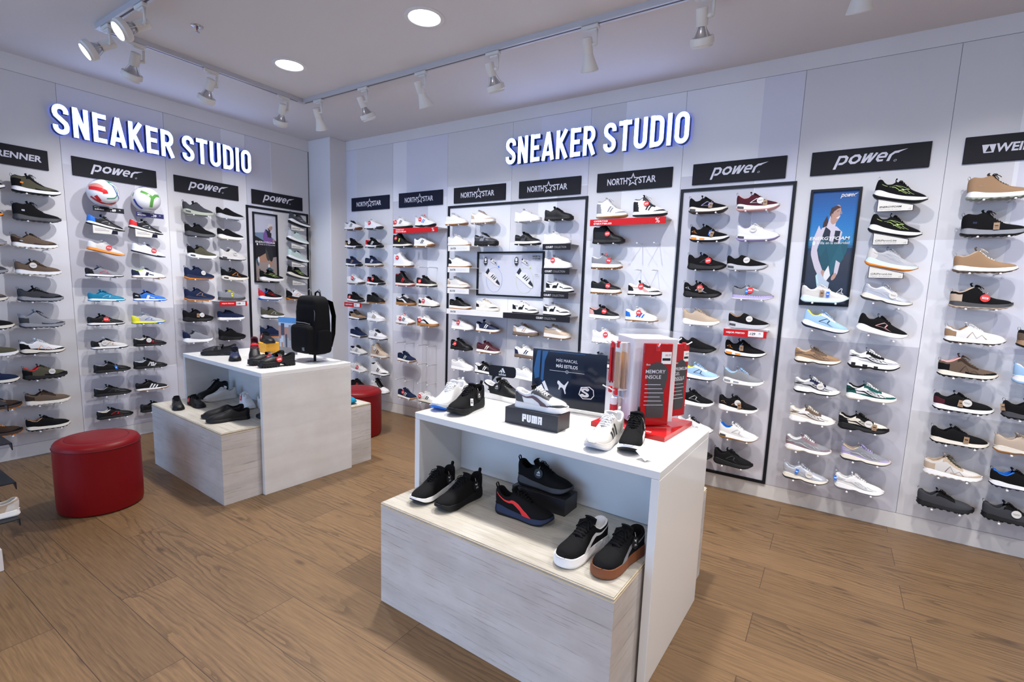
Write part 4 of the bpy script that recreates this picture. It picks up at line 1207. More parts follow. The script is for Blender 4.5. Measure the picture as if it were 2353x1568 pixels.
# ---------------------------------------------------------------- lit letters
def letter_sign(wall, u0, z0, width, height, label):
    t = thing('lit_letter_sign', label, 'sign', group='lit wall letters')
    on_wall(t, wall, u0, z0)
    tot = 0
    lay = []
    for ch in 'SNEAKER STUDIO':
        if ch == ' ':
            tot += .22; continue
        st, w = glyph(ch)
        lay.append((ch, st, tot)); tot += w + .095
    tot -= .095
    sx = width / tot
    for ch, st, x in lay:
        face, body = MB(), MB()
        for k, path in enumerate(st):
            for q in ribbon(path, .17, closed=False):
                pts = [((x + p[0]) * sx, p[1] * height) for p in q]
                body.prism(pts, -.052 - k * 2e-5, -.012, 1, 0)
            for q in ribbon(path, .145, closed=False):
                pts = [((x + p[0]) * sx, p[1] * height) for p in q]
                face.poly(pts, -.0535 - k * 2e-5, 0)
        b = body.build('letter', [M_SIGNS, M_SIGNB], t)
        face.build('letter_face', M_SIGNF, b)
letter_sign('back', 2.665, 2.590, 1.632, .232, 'lit white capital letters high on the back wall')
letter_sign('left', -2.53, 2.565, 1.585, .232, 'lit white capital letters high on the left wall')

# ---------------------------------------------------------------- sign boards above the columns
def board(wall, u, kind, label, w=.62, mat=None):
    t = thing('sign_board', label, 'sign', group='black sign boards above the shoe columns')
    on_wall(t, wall, u, 2.292 if wall == 'back' else 2.275)
    h = .149
    MB().bbox(0, w, -.014, 0, 0, h, .0015).build('panel', mat or M_BOARD, t)
    mb = MB()
    c = w / 2
    if kind == 'star':
        put_text(mb, 'NORTH', c - .048, h * .31, w=.170, h=.052, y=-.0146, bold=.022, align='r')
        put_text(mb, 'STAR', c + .046, h * .31, w=.140, h=.052, y=-.0146, bold=.022)
        put_polys(mb, ribbon(star_pts(c - .001, h * .31 + .030, .047), .008, True), 0, 0, 1, 1, -.0146)
    elif kind == 'p':
        put_polys(mb, power_logo(), c - .176, h * .36, .0625, .057, -.0146)
    else:
        put_polys(mb, [[(.085, .052), (.075, .098), (.135, .098), (.128, .052)]], 0, 0, 1, 1, -.0146)
        put_text(mb, 'WEINBRENNER', .132 if wall == 'back' else .085, h * .35, w=.43 if wall == 'back' else .475, h=.048, y=-.0146, bold=.03, shear=.12)
        mb.poly([(.093, .058), (.120, .058), (.1065, .094)], -.0150, 1)
    mb.build('lettering', [M_LET, M_BOARD], t)
    return t
board('back', .488, 'star', 'navy sign board with outlined star lettering nearest the white column', mat=M_NAVY)
board('back', 1.257, 'star', 'navy sign board with outlined star lettering, second from the white column', mat=M_NAVY)
board('back', 2.025, 'star', 'black star lettering board above left half of the wide black frame')
board('back', 2.795, 'star', 'black star lettering board above right half of the wide black frame')
board('back', 3.565, 'star', 'black star lettering board between the two black frames on the back wall')
board('back', 4.336, 'p', 'black board with italic white lettering above the narrow frame on the back wall')
board('back', 5.102, 'p', 'black board with italic white lettering above the blue seated-runner poster')
board('back', 5.873, 'w', 'black board with tree emblem, cut by the right edge of the photo')
board('left', -3.165, 'w', 'black board cut by the left edge of the photo', w=.60)
board('left', -2.418, 'p', 'black board with italic white lettering above the two footballs', w=.602)
board('left', -1.670, 'p', 'black board with italic white lettering, middle of the left wall', w=.602)
board('left', -.927, 'p', 'black board with italic white lettering above the corner frame of the left wall', w=.602)

def frame(wall, u0, u1, z0, z1, label, w=.021):
    mb = MB()
    mb.box(0, u1 - u0, -.012, 0, z1 - z0 - w, z1 - z0); mb.box(0, u1 - u0, -.012, 0, 0, w)
    mb.box(0, w, -.012, 0, w, z1 - z0 - w); mb.box(u1 - u0 - w, u1 - u0, -.012, 0, w, z1 - z0 - w)
    o = mb.build('wall_frame', M_FRAME)
    tag(o, label, 'frame', 'black frames on the walls')
    on_wall(o, wall, u0, z0)
frame('back', 1.950, 3.488, .110, 2.270, 'wide black frame around two bays of the back wall')
frame('back', 4.257, 5.030, .110, 2.266, 'narrow black frame around one bay of the back wall')
frame('left', -.992, -.252, .110, 2.250, 'black frame at the corner end of the left wall')

# ---------------------------------------------------------------- posters
def poster(wall, u, z, w, h, name, label, draw):
    t = thing(name, label, 'poster')
    on_wall(t, wall, u, z)
    mb = MB()
    b = .016
    mb.box(0, w, -.018, 0, 0, b); mb.box(0, w, -.018, 0, h - b, h); mb.box(0, b, -.018, 0, b, h - b); mb.box(w - b, w, -.018, 0, b, h - b)
    mb.build('frame', M_FRAME, t)
    pr = MB()
    mats = []
    def C(col):
        m = new_mat('poster_ink_%02x%02x%02x' % tuple(int(255 * max(0, min(1, c)) ** .4545) for c in col), col, .45)
        if m not in mats: mats.append(m)
        return mats.index(m)
    lay = [0]
    def P(pts, col):
        lay[0] += 1
        pr.poly([(b + p[0] * (w - 2 * b), b + p[1] * (h - 2 * b)) for p in pts], -.0035 - lay[0] * 4e-5, C(col))
    def T(s, x, zz, ww, hh, col, **k):
        lay[0] += 1
        put_text(pr, s, b + x * (w - 2 * b), b + zz * (h - 2 * b), w=ww * (w - 2 * b), h=hh * (h - 2 * b), y=-.0035 - lay[0] * 4e-5, m=C(col), **k)
    def Lg(polys, x, zz, sx, sz, col):
        for q in polys: P([(x + p[0] * sx, zz + p[1] * sz) for p in q], col)
    pr.box(b, w - b, -.0035, 0, b, h - b, C((.5, .5, .5)))
    draw(P, T, Lg)
    pr.build('print', mats, t)
    return t
def blob(cx, cy, rx, ry, n=18, rot=0):
    c, s = math.cos(rot), math.sin(rot)
    return [(cx + rx * math.cos(2 * PI * k / n) * c - ry * math.sin(2 * PI * k / n) * s, cy + rx * math.cos(2 * PI * k / n) * s + ry * math.sin(2 * PI * k / n) * c) for k in range(n)]
def limb(P, pts, ws, col):
    for i in range(len(pts) - 1):
        a, b = Vector(pts[i]), Vector(pts[i + 1])
        d = (b - a).normalized(); n = Vector((-d.y, d.x)); n.y *= .5 if False else 1
        P([tuple(a + n * ws[i]), tuple(b + n * ws[i + 1]), tuple(b - n * ws[i + 1]), tuple(a - n * ws[i])], col)
        P(blob(b.x, b.y, ws[i + 1], ws[i + 1], 12), col)
def draw_seated(P, T, Lg):
    top = [(0, (.012, .085, .30)), (.12, (.015, .12, .38)), (.25, (.02, .17, .48)), (.36, (.03, .22, .52)), (.44, (.05, .26, .50)), (.50, (.018, .05, .11)), (.56, (.04, .05, .075)), (.70, (.03, .04, .065)), (.85, (.022, .035, .065)), (1.0, (.02, .03, .06))]
    n = 44
    for i in range(n):
        a = i / n
        for (p, c0), (q, c1) in zip(top, top[1:]):
            if p <= a < q:
                t = (a - p) / (q - p)
                P([(0, 1 - a - 1.02 / n), (1, 1 - a - 1.02 / n), (1, 1 - a), (0, 1 - a)], tuple(x + (y - x) * t for x, y in zip(c0, c1)))
    skin, white, dark, teal = (.50, .30, .24), (.62, .58, .66), (.018, .024, .04), (.018, .10, .14)
    hair = (.05, .025, .025)
    limb(P, [(.40, .74), (.34, .70), (.33, .66)], [.06, .05, .02], hair)
    P([(.28, .68), (.42, .70), (.60, .69), (.74, .64), (.70, .52), (.34, .50), (.20, .62)], white)
    P([(.36, .69), (.48, .655), (.46, .52), (.30, .52), (.30, .60)], dark); P([(.58, .655), (.70, .65), (.66, .52), (.56, .54)], dark)
    limb(P, [(.46, .66), (.50, .74)], [.085, .08], white)
    P(blob(.55, .795, .115, .075, 20, .5), skin); P([(.42, .80), (.44, .855), (.56, .875), (.66, .855), (.58, .845), (.50, .82), (.46, .77)], hair)
    P(blob(.47, .79, .018, .016), (.44, .25, .20)); P([(.56, .765), (.66, .785), (.62, .757)], (.80, .74, .74)); P([(.66, .83), (.695, .80), (.665, .797)], (.46, .27, .21))
    P([(.575, .824), (.62, .832), (.62, .828), (.575, .818)], hair)
    limb(P, [(.26, .52), (.40, .47), (.70, .44), (.82, .50)], [.06, .10, .10, .07], teal)
    limb(P, [(.78, .48), (.66, .38), (.56, .30)], [.09, .07, .055], (.022, .12, .165)); limb(P, [(.36, .46), (.46, .34), (.52, .27)], [.09, .075, .05], (.016, .085, .12))
    limb(P, [(.26, .66), (.17, .55), (.15, .47), (.24, .36), (.36, .27)], [.07, .07, .065, .055, .045], white)
    limb(P, [(.72, .38), (.70, .30), (.68, .26)], [.05, .045, .03], white)
    P(blob(.43, .27, .07, .028, 16, -.3), skin); P(blob(.66, .245, .06, .026, 16, .4), skin)
    limb(P, [(.55, .30), (.48, .25)], [.055, .05], (.80, .80, .86))
    P([(.28, .27), (.36, .28), (.46, .22), (.58, .19), (.55, .08), (.46, .075), (.36, .14)], (.52, .60, .70)); P([(.28, .27), (.36, .14), (.46, .075), (.42, .07), (.32, .13), (.25, .25)], (.55, .78, .84))
    T('ENERGYFOAM', .02, .572, .88, .030, (.85, .85, .87), bold=.02, shear=.18); T('Brilla en la oscuridad', .20, .535, .72, .024, (.82, .82, .84))
    P(blob(.13, .545, .035, .019), (.82, .82, .84))
    Lg(power_logo(), .62, .945, .062, .026, (.82, .82, .84))
    Lg(ribbon(ARROW, .09, True), .76, .09, .16, .05, (.80, .80, .82))
poster('back', 5.119, 1.432, .285, .768, 'wall_poster', 'tall blue poster of a seated runner tying her shoe, on the back wall', draw_seated)
def draw_running(P, T, Lg):
    P([(0, .50), (1, .50), (1, 1), (0, 1)], (.50, .52, .62)); P([(0, .52), (1, .52), (1, .62), (.55, .74), (0, .72)], (.16, .24, .36)); P([(0, .68), (.5, .60), (1, .62), (1, .30), (0, .30)], (.012, .012, .016))
    P([(0, 0), (1, 0), (1, .38), (0, .31)], (.34, .28, .26)); P([(0, 0), (1, 0), (1, .12), (0, .06)], (.40, .33, .31))
    skin = (.42, .24, .17)
    limb(P, [(.62, .44), (.52, .36), (.30, .335), (.14, .32)], [.085, .07, .05, .03], skin); limb(P, [(.72, .44), (.76, .34), (.66, .24), (.64, .215)], [.085, .07, .05, .03], skin)
    limb(P, [(.64, .56), (.62, .44)], [.14, .13], (.06, .065, .05)); limb(P, [(.66, .50), (.74, .40)], [.11, .10], (.02, .02, .025))
    limb(P, [(.66, .76), (.62, .58)], [.13, .14], (.02, .02, .03)); limb(P, [(.56, .74), (.46, .66), (.60, .615), (.80, .62)], [.07, .065, .055, .04], (.18, .09, .30)); P(blob(.88, .625, .05, .022), skin)
    limb(P, [(.66, .76), (.70, .80)], [.05, .05], (.02, .02, .03)); P(blob(.74, .825, .095, .05), skin); P([(.60, .83), (.68, .88), (.86, .865), (.84, .845), (.70, .83), (.66, .80)], (.62, .60, .62))
    limb(P, [(.14, .33), (.16, .32)], [.045, .045], (.75, .75, .78)); P([(.03, .33), (.10, .34), (.18, .24), (.13, .225), (.06, .27)], (.05, .11, .16)); limb(P, [(.62, .235), (.63, .22)], [.045, .045], (.75, .75, .78)); P([(.54, .205), (.66, .215), (.84, .175), (.82, .155), (.58, .175)], (.04, .09, .13))
    T('ENERGYFOAM', .03, .575, .90, .028, (.82, .82, .84), bold=.02, shear=.18); T('Brilla en la oscuridad', .22, .545, .72, .020, (.78, .78, .80)); P(blob(.12, .553, .035, .018), (.78, .78, .80))
    Lg(power_logo(), .52, .945, .075, .026, (.62, .62, .68))
poster('left', -.926, 1.438, .281, .752, 'wall_poster', 'narrow black-framed poster of a running man, on the left wall', draw_running)
def shoe_profile(sn, n=26):
    st = STY[sn]
    up = [(s, ip(st['H'], s) / SL) for s in [i / n for i in range(n + 1)]]
    lo = [(s, ip(st['zt'], s) / SL - .01) for s in [i / n for i in range(n + 1)]]
    sb = [(s, ip(st['zb'], s) / SL) for s in [i / n for i in range(n + 1)]]
    return up + lo[::-1], lo + sb[::-1]
def draw_shoes(P, T, Lg):
    P([(0, 0), (1, 0), (1, 1), (0, 1)], (.64, .65, .72))
    asp = .752 / .42
    up, so = shoe_profile('cupb')
    def shoe(cx, cy, sc, body, dark, sole, rot):
        c, s = math.cos(rot), math.sin(rot)
        def tr(p): 
            x, y = (p[0] - .5) * sc, (p[1] - .15) * sc * 1.15
            return (cx + (x * c - y * s), cy + (x * s + y * c) * asp)
        n = len(up) // 2
        for i in range(n - 1): P([tr(q) for q in (so[i], so[i + 1], so[len(so) - 2 - i], so[len(so) - 1 - i])], sole)
        for i in range(n - 1): P([tr(q) for q in (up[i], up[i + 1], up[len(up) - 2 - i], up[len(up) - 1 - i])], dark if (i < n * .14 or i > n * .70) else body)
        for a in (.36, .46, .56): P([tr(q) for q in ((a, .12), (a + .05, .12), (a + .10, .30 - .1 * (a - .3)), (a + .05, .31 - .1 * (a - .3)))], dark)
        for a in (.40, .47, .54, .61): P([tr(q) for q in ((a, .34 - .28 * (a - .36)), (a + .02, .335 - .28 * (a - .36)), (a + .06, .27 - .28 * (a - .36)), (a + .04, .27 - .28 * (a - .36)))], (.80, .80, .82))
    Lg(ribbon(arc(.26, .36, .13, .30, 0, 360, 28)[:-1], .004, True), 0, 0, 1, 1, (.12, .25, .55)); Lg(ribbon(arc(.74, .36, .13, .30, 0, 360, 28)[:-1], .004, True), 0, 0, 1, 1, (.60, .66, .30))
    shoe(.24, .40, .29, (.80, .76, .74), (.018, .020, .030), (.82, .76, .72), -.62); shoe(.75, .40, .31, (.78, .78, .80), (.018, .024, .035), (.80, .80, .82), -.62)
    P([(x, z) for x, z in star_pts(0, 0, 1)] and [(.33 + .018 * math.cos(PI / 2 + k * PI / 5) * (1 if k % 2 == 0 else .42), .68 + .018 * asp * math.sin(PI / 2 + k * PI / 5) * (1 if k % 2 == 0 else .42)) for k in range(10)], (.03, .16, .55))
    P([(.82 + .018 * math.cos(PI / 2 + k * PI / 5) * (1 if k % 2 == 0 else .42), .67 + .018 * asp * math.sin(PI / 2 + k * PI / 5) * (1 if k % 2 == 0 else .42)) for k in range(10)], (.62, .72, .12))
    for x0, kind in ((.06, 0), (.19, 1), (.555, 0), (.685, 1)):
        Lg(ribbon([(x0, .70), (x0 + .11, .70), (x0 + .11, .92), (x0, .92)], .003, True), 0, 0, 1, 1, (.42, .47, .66))
        if kind == 0:
            P(blob(x0 + .055, .81, .030, .105), (.018, .02, .03)); P(blob(x0 + .055, .85, .017, .045), (.75, .75, .76)); P([(x0 + .035, .79), (x0 + .075, .79), (x0 + .072, .77), (x0 + .038, .77)], (.78, .78, .8))
        else:
            shoe(x0 + .055, .80, .11, (.80, .77, .75), (.018, .02, .03), (.80, .76, .74), -.5)
    T('NORTH', .855, .905, .11, .040, (.02, .02, .03), bold=.03); T('STAR', .895, .850, .075, .040, (.02, .02, .03), bold=.03)
    Lg(ribbon(star_pts(.875, .872, .018), .004, True), 0, 0, 1, 1, (.02, .02, .03))
    T('SKATER', .005, .505, .055, .020, (.03, .03, .04), bold=.02); T('COLLECTION', .005, .47, .06, .017, (.35, .35, .42)); T('COURT', .895, .495, .05, .020, (.03, .03, .04), bold=.02); T('COLLECTION', .895, .46, .07, .017, (.35, .35, .42))
poster('back', 2.338, 1.390, .752, .424, 'wall_poster', 'landscape poster with two drawn sneakers in the wide black frame', draw_shoes)

# ---------------------------------------------------------------- shelves and small signs on the walls
def price_shelf(wall, u, z, w, kind, label, price=''):
    t = thing('sign_shelf', label, 'shelf', group='sign shelves under the wall shoes')
    on_wall(t, wall, u, z)
    dark = kind == 'court'
    red = kind in ('offer', 'price')
    fm = M_RED if red else (M_BOARD if dark else M_WHT)
    MB().box(0, w, -.158, 0, .046, .050).build('plate', M_WHT if not dark else M_GRY, t)
    MB().box(0, w, -.163, -.158, 0, .051).build('front_strip', fm, t)
    mb = MB()
    y = -.1636
    if kind == 'offer':
        put_text(mb, 'OFERTAS', .035, .029, w=.118, h=.0125, y=y, bold=.03); put_text(mb, 'IMBATIBLES', .035, .0095, w=.152, h=.0125, y=y, bold=.03); put_text(mb, '%', w - .045, .008, h=.036, y=y, align='r')
        mats = [M_WHT]
    elif kind == 'price':
        put_text(mb, 'MEJOR PRECIO', .018, .018, w=.122, h=.0145, y=y, bold=.035)
        mb.box(w * .585, w * .93, y, y + .0004, .006, .045, 0)
        put_text(mb, 'S/', w * .60, .018, h=.010, y=y - .0004, m=1); put_text(mb, price, w * .64, .017, h=.018, y=y - .0004, m=1, bold=.03); put_text(mb, '.90', w * .815, .026, h=.009, y=y - .0004, m=1)
        mats = [M_WHT, M_NAVY]
    else:
        word = 'COURT' if dark else 'SKATER'
        x = w * .12 if w < .4 else (.05 if not dark else w - .33)
        put_text(mb, word, x, .015, w=.070, h=.018, y=y, bold=.03, m=0); put_text(mb, 'COLLECTION', x + .078, .015, w=.118, h=.017, y=y, m=1)
        mats = [M_WHT, M_GRY] if dark else [M_BLK, M_LET]
    mb.build('lettering', mats, t)
price_shelf('back', 1.333, 2.001, .617, 'offer', 'long red offer strip under white sneakers, left of the wide frame')
price_shelf('back', 3.588, 1.999, .615, 'offer', 'long red offer strip under two high-tops, between the frames')
price_shelf('back', .530, 1.191, .285, 'price', 'small red price strip beside the white column', '129')
price_shelf('back', 4.676, 1.193, .278, 'price', 'small red price strip in the narrow frame on the back wall', '129')
price_shelf('left', -1.380, 1.194, .275, 'price', 'small red price strip on the left wall', '149')
for i, z in enumerate((1.812, 1.607, 1.402)):
    nm = ('uppermost', 'middle', 'lowest')[i]
    price_shelf('back', 2.088, z, .268, 'skater', '%s of three short white sign strips left of the shoe poster' % nm)
    price_shelf('back', 3.154, z, .267, 'court', '%s of three short dark sign strips right of the shoe poster' % nm)
price_shelf('back', 2.082, 1.199, .680, 'skater', 'long white ledge with dark lettering in the wide frame')
price_shelf('back', 2.7625, 1.199, .684, 'court', 'long dark ledge with white lettering in the wide frame')

def card_sign(wall, u, z, w, h0, h1, style, label, off=.125):
    """a clear wall bracket with a printed card hanging under a tilted shoe"""
    t = thing('bracket_sign', label, 'sign', group='cards under the tilted shoes')
    on_wall(t, wall, u, z)
    mb = MB()
    mb.add([(0, 0, h0), (w, 0, h1), (w, -off, h1), (0, -off, h0), (0, 0, h0 + .003), (w, 0, h1 + .003), (w, -off, h1 + .003), (0, -off, h0 + .003)], [(3, 2, 1, 0), (4, 5, 6, 7), (0, 1, 5, 4), (1, 2, 6, 5), (2, 3, 7, 6), (3, 0, 4, 7)])
    mb.box(.01, w - .01, -.003, 0, -.01, h1)
    mb.build('bracket', M_CLEAR, t)
    c = MB()
    y = -off - .001
    if style == 'navy':
        c.prism([(0, 0), (w, 0), (w, h1), (0, h0)], y - .0012, y, 0); c.poly([(w * .72, .002), (w - .002, .002), (w - .002, h1), (w * .78, h1 + .004)], y - .0016, 1)
        c.box(.012, w * .5, y - .0016, y - .0014, h0 * .55, h0 * .60, 2); c.box(.012, w * .64, y - .0016, y - .0014, h0 * .36, h0 * .43, 2)
        mats = [new_mat('cream_card', (.74, .72, .66), .5), M_NAVY, M_GRY]
    else:
        c.prism([(0, 0), (w, 0), (w, h1), (0, h0)], y - .0012, y, 1); c.poly([(.003, .003), (w - .003, .003), (w - .003, h1 - .003), (.003, h0 - .003)], y - .0015, 0)
        words = ('ENERGYFOAM', '+20% energía de retorno') if style == 'foam' else ('GRIPtronLite', 'Mayor durabilidad')
        put_text(c, words[0], .012, h1 * .62, w=w * .60, h=.011, y=y - .0018, m=2, bold=.03 if style == 'foam' else .01, shear=.2); put_text(c, words[1], .012, h1 * .22, w=w * .60, h=.009, y=y - .0018, m=3)
        put_polys(c, ribbon(ARROW, .12, True), w - .024, .008, .014, .009, y - .0018, 3)
        mats = [new_mat('cream_card', (.74, .72, .66), .5), M_NAVY, M_BLK, M_GRY]
    c.build('card', mats, t)
for w_, u, z, ww, h0, h1, stl, lab in [
    ('left', -2.349, 1.819, .172, .066, .032, 'navy', 'white card with navy corner under the blue football shoe'), ('left', -2.050, 1.820, .170, .066, .032, 'navy', 'white card with navy corner under the red football shoe'),
    ('left', -.556, 2.036, .170, .062, .028, 'foam', 'cream card under the topmost tilted grey runner of the corner frame'), ('left', -.558, 1.834, .172, .062, .028, 'grip', 'cream card under the upper tilted mint runner'),
    ('left', -.560, 1.628, .172, .062, .028, 'foam', 'cream card under the lower tilted mint runner'), ('left', -.556, 1.420, .172, .062, .028, 'grip', 'cream card under the tilted black runner of the left wall'),
    ('back', 5.486, 2.026, .178, .076, .036, 'foam', 'cream card under the topmost tilted black runner of the back wall'), ('back', 5.485, 1.826, .177, .074, .034, 'grip', 'cream card under the second tilted black runner of the back wall'),
    ('back', 5.484, 1.623, .177, .074, .034, 'grip', 'cream card under the tilted pale grey runner')]:
    card_sign(w_, u, z - .004, ww, h0, h1, stl, lab)
for u, z, price, mat, lab in [(-2.338, 1.997, '69', M_BOARD, 'black price card under the red and green football'), (-2.036, 1.991, '39', new_mat('navy_price_card', (.02, .02, .11), .45), 'navy price card under the white and green football')]:
    t = thing('price_card', lab, 'sign')
    on_wall(t, 'left', u, z)
    MB().box(0, .215, -.124, -.121, 0, .040, 0).box(.09, .12, -.121, 0, .010, .014, 0).build('card', mat, t)
    mb = MB()
    put_text(mb, 'adidas' if price == '69' else 'MOLTEN', .012, .010, w=.062, h=.012, y=-.1245, bold=.03); put_text(mb, 'S/', .118, .008, h=.008, y=-.1245); put_text(mb, price, .130, .008, h=.022, y=-.1245, bold=.04); put_text(mb, '90', .178, .020, h=.009, y=-.1245)
    mb.box(.010, .045, -.1245, -.1243, .030, .033); mb.box(.110, .135, -.1245, -.1243, .032, .035)
    mb.build('lettering', M_WHT, t)

# ---------------------------------------------------------------- footballs
def football(u, z, label, marks):
    t = thing('football', label, 'football', group='footballs on the left wall')
    on_wall(t, 'left', u, z, .128)
    mb = MB()
    R = .108
    mb.lathe([(max(R * math.sin(PI * i / 24), .0004), -R * math.cos(PI * i / 24)) for i in range(25)], 36)
    mb.build('skin', new_mat('football_skin', (.76, .76, .79), .28, bump=.15, bscale=220), t, True)
    for gi, (mat, path, w) in enumerate(marks):
        mb = MB()
        if True:
            sp = [(i / (len(path) - 1), p) for i, p in enumerate(path)]
            fine = [(ip([(t_, p[0]) for t_, p in sp], k / 18), ip([(t_, p[1]) for t_, p in sp], k / 18)) for k in range(19)]
            for q in ribbon(fine, w):
                P = []
                for a in range(3):
                    row = []
                    for c in range(5):
                        s_, v_ = a / 2, c / 4
                        x = (q[0].x * (1 - s_) + q[1].x * s_) * (1 - v_) + (q[3].x * (1 - s_) + q[2].x * s_) * v_
                        y = (q[0].y * (1 - s_) + q[1].y * s_) * (1 - v_) + (q[3].y * (1 - s_) + q[2].y * s_) * v_
                        th = math.hypot(x, y) * PI / 2          # azimuthal map about the side facing the room
                        an = math.atan2(y, x)
                        rr = R * (1.004 + .0006 * gi)
                        row.append((rr * math.sin(th) * math.cos(an), -rr * math.cos(th), rr * math.sin(th) * math.sin(an)))
                    P.append(row)
                mb.grid(P)
        mb.build('printed_panel', mat, t, True)
    b = thing('ball_bracket', 'clear bracket under the %s' % label, 'bracket')
    on_wall(b, 'left', u, z)
    mb = MB()
    mb.tube([(.055 * math.cos(a), -.128 + .055 * math.sin(a), -.098) for a in [k * PI / 12 for k in range(24)]], .0035, 6, 0, True)
    mb.tube([(-.03, 0, -.100), (-.03, -.080, -.100)], .0035, 6); mb.tube([(.03, 0, -.100), (.03, -.080, -.100)], .0035, 6)
    mb.build('ring', M_CLEAR, b, True)
_br, _bp, _bg, _bb, _bl = new_mat('ball_red', (.60, .02, .025), .28), new_mat('ball_pink', (.62, .24, .20), .28), new_mat('ball_green', (.02, .22, .12), .28), new_mat('ball_blue', (.03, .07, .36), .28), new_mat('ball_leaf', (.10, .32, .06), .28)
football(-2.263, 2.148, 'white football with red, blue and green swirls', [
    (_bp, [(-.85, .30), (-.50, .34), (-.15, .10)], .22), (_br, [(-.82, .18), (-.45, .12), (-.12, .00), (-.10, -.10)], .20), (_br, [(-.75, -.35), (-.40, -.55), (.0, -.66), (.5, -.52)], .13), (_br, [(-.5, -.25), (-.30, -.52)], .16),
    (_bg, [(.05, .72), (.18, .45), (.40, .30), (.46, .05), (.30, -.25), (-.05, -.32)], .055), (_bg, [(.10, .60), (.35, .66), (.62, .55)], .12), (_bb, [(.25, .40), (.40, .0), (.70, -.30), (.85, -.45)], .05), (_bb, [(-.55, .80), (-.2, .86)], .10), (_bp, [(.62, .35), (.78, .10)], .18)])
football(-1.956, 2.143, 'white football with green three-armed mark and blue corners', [
    (_bl, [(-.42, .38), (-.15, .22), (.05, .02), (.02, -.22), (.02, -.44)], .15), (_bl, [(.05, .02), (.25, .20), (.50, .24)], .15), (_bb, [(-.45, .80), (-.1, .84), (.25, .78)], .13), (_bb, [(.75, .25), (.84, -.05), (.72, -.38)], .10), (_bb, [(-.80, -.10), (-.62, -.45), (-.35, -.66)], .12), (_bl, [(-.78, .35), (-.86, .10)], .06)])
# ---------------------------------------------------------------- wall shoes and the pegs under them
ORD = ['topmost', 'second', 'third', 'fourth', 'fifth', 'sixth', 'seventh', 'eighth', 'ninth', 'tenth']
CN = {'l%d' % (i + 1): '%s left-wall column' % w for i, w in enumerate(['first', 'second', 'third', 'fourth', 'fifth', 'sixth', 'seventh', 'last'])}
CN.update({'b%d' % (i + 1): '%s back-wall column' % w for i, w in enumerate(['first', 'second', 'third', 'fourth', 'fifth', 'sixth', 'seventh', 'eighth', 'ninth', 'tenth', 'eleventh', 'twelfth', 'thirteenth', 'fourteenth', 'fifteenth', 'last'])})
PEGS = []          # (wall, u, z, label)
def peg_pts(col, u, z):
    return (u + .26 * SL, z), (u + .74 * SL, z)
CATEG = {'football_shoe': 'football shoe', 'hiking_boot': 'hiking shoe', 'hiking_shoe': 'hiking shoe', 'running_shoe': 'running shoe', 'slip_on_shoe': 'slip-on shoe'}
rnd = random.Random(3)
for col, rows in WALL.items():
    wall = 'left' if col[0] == 'l' else 'back'
    for i, (u, z, tilt, sn, cols, logo, tags, desc) in enumerate(rows):
        o = make_shoe(sn, cols, logo, tags)
        sc = {'foot': .975, 'hike': 1.03, 'mid': 1.02}.get(sn, 1.0) * (1.0 + rnd.uniform(-.012, .012))
        o.scale = (sc, sc, sc)
        on_wall(o, wall, u, z, .088)
        # shoes on the pegs are turned a hair, never all the same
        yaw = rnd.uniform(-.045, .045)
        base = PI / 2 if wall == 'left' else 0.0
        o.rotation_euler = (0, math.radians(-tilt), base + yaw) if tilt else (0, 0, base + yaw)
        if tilt:
            o.rotation_mode = 'XYZ'
            o.matrix_world = Matrix.Translation(o.location) @ Matrix.Rotation(base, 4, 'Z') @ Matrix.Rotation(math.radians(-tilt), 4, 'Y') @ Matrix.Scale(sc, 4)
        place = ('topmost' if i == 0 else '%s down' % ORD[i])
        lab = '%s, %s, %s' % (desc, place, CN[col])
        w = lab.split()
        if len(w) > 16: lab = desc
        tag(o, lab, 'shoe', 'shoes on the %s wall' % wall)
        on_shelf = any(k in desc for k in ('price shelf', 'offer shelf', 'ledge'))
        if tilt:
            if col == 'b13' or (col == 'b14' and i in (3, 4)):
                for (pu, pz), dz in zip(peg_pts(col, u, z), (-.030, -.058)):
                    PEGS.append((wall, pu, z + dz, 0 if dz > -.04 else 1, desc))
        elif not on_shelf and not (col == 'b5' and i in (1, 2, 3)) and not (col == 'b8' and i in (1, 2, 3)) and not (col in ('b6', 'b7', 'b8') and abs(z - 1.25) < .01) and not (col in ('b3', 'b4', 'b9', 'b10') and z > 2.0):
            for k, (pu, pz) in enumerate(peg_pts(col, u, z)):
                PEGS.append((wall, pu, z - .0045, k, desc))
EMPTY = [('b3', 1.30, 6), ('b3', 1.30, 8), ('b4', 1.62, 2), ('b4', 1.62, 6), ('b4', 1.62, 7), ('b4', 1.62, 8), ('b10', 3.93, 1), ('b10', 3.93, 2)]
for col, u, r in EMPTY:
    for k in (0, 1):
        PEGS.append(('back', u + (.055, .19)[k], 2.068 - .2045 * r - .0045, ('e', k, r, col), ''))
def peg_mb(mb=None, o=(0, 0, 0), rz=0):
    mb = mb or MB()
    p = [(.0042, 0), (.0042, -.136), (.0062, -.137), (.0066, -.141), (.0050, -.1455), (.0008, -.146)]
    b = MB(); b.lathe(p, 10, 'y')
    c, s = math.cos(rz), math.sin(rz)
    return mb.add([(x * c - y * s + o[0], x * s + y * c + o[1], z + o[2]) for x, y, z in b.v], b.f)
peg_me = peg_mb().mesh('shelf_peg', [M_PEG], True)
def peg_dist(p):
    w, u, z = p[:3]
    q = Vector((u, -.1, z)) if w == 'back' else Vector((.1, u, z))
    f = -Vector(cam.matrix_world.col[2][:3])
    return (q - CAM).dot(f)
PEGS.sort(key=peg_dist)
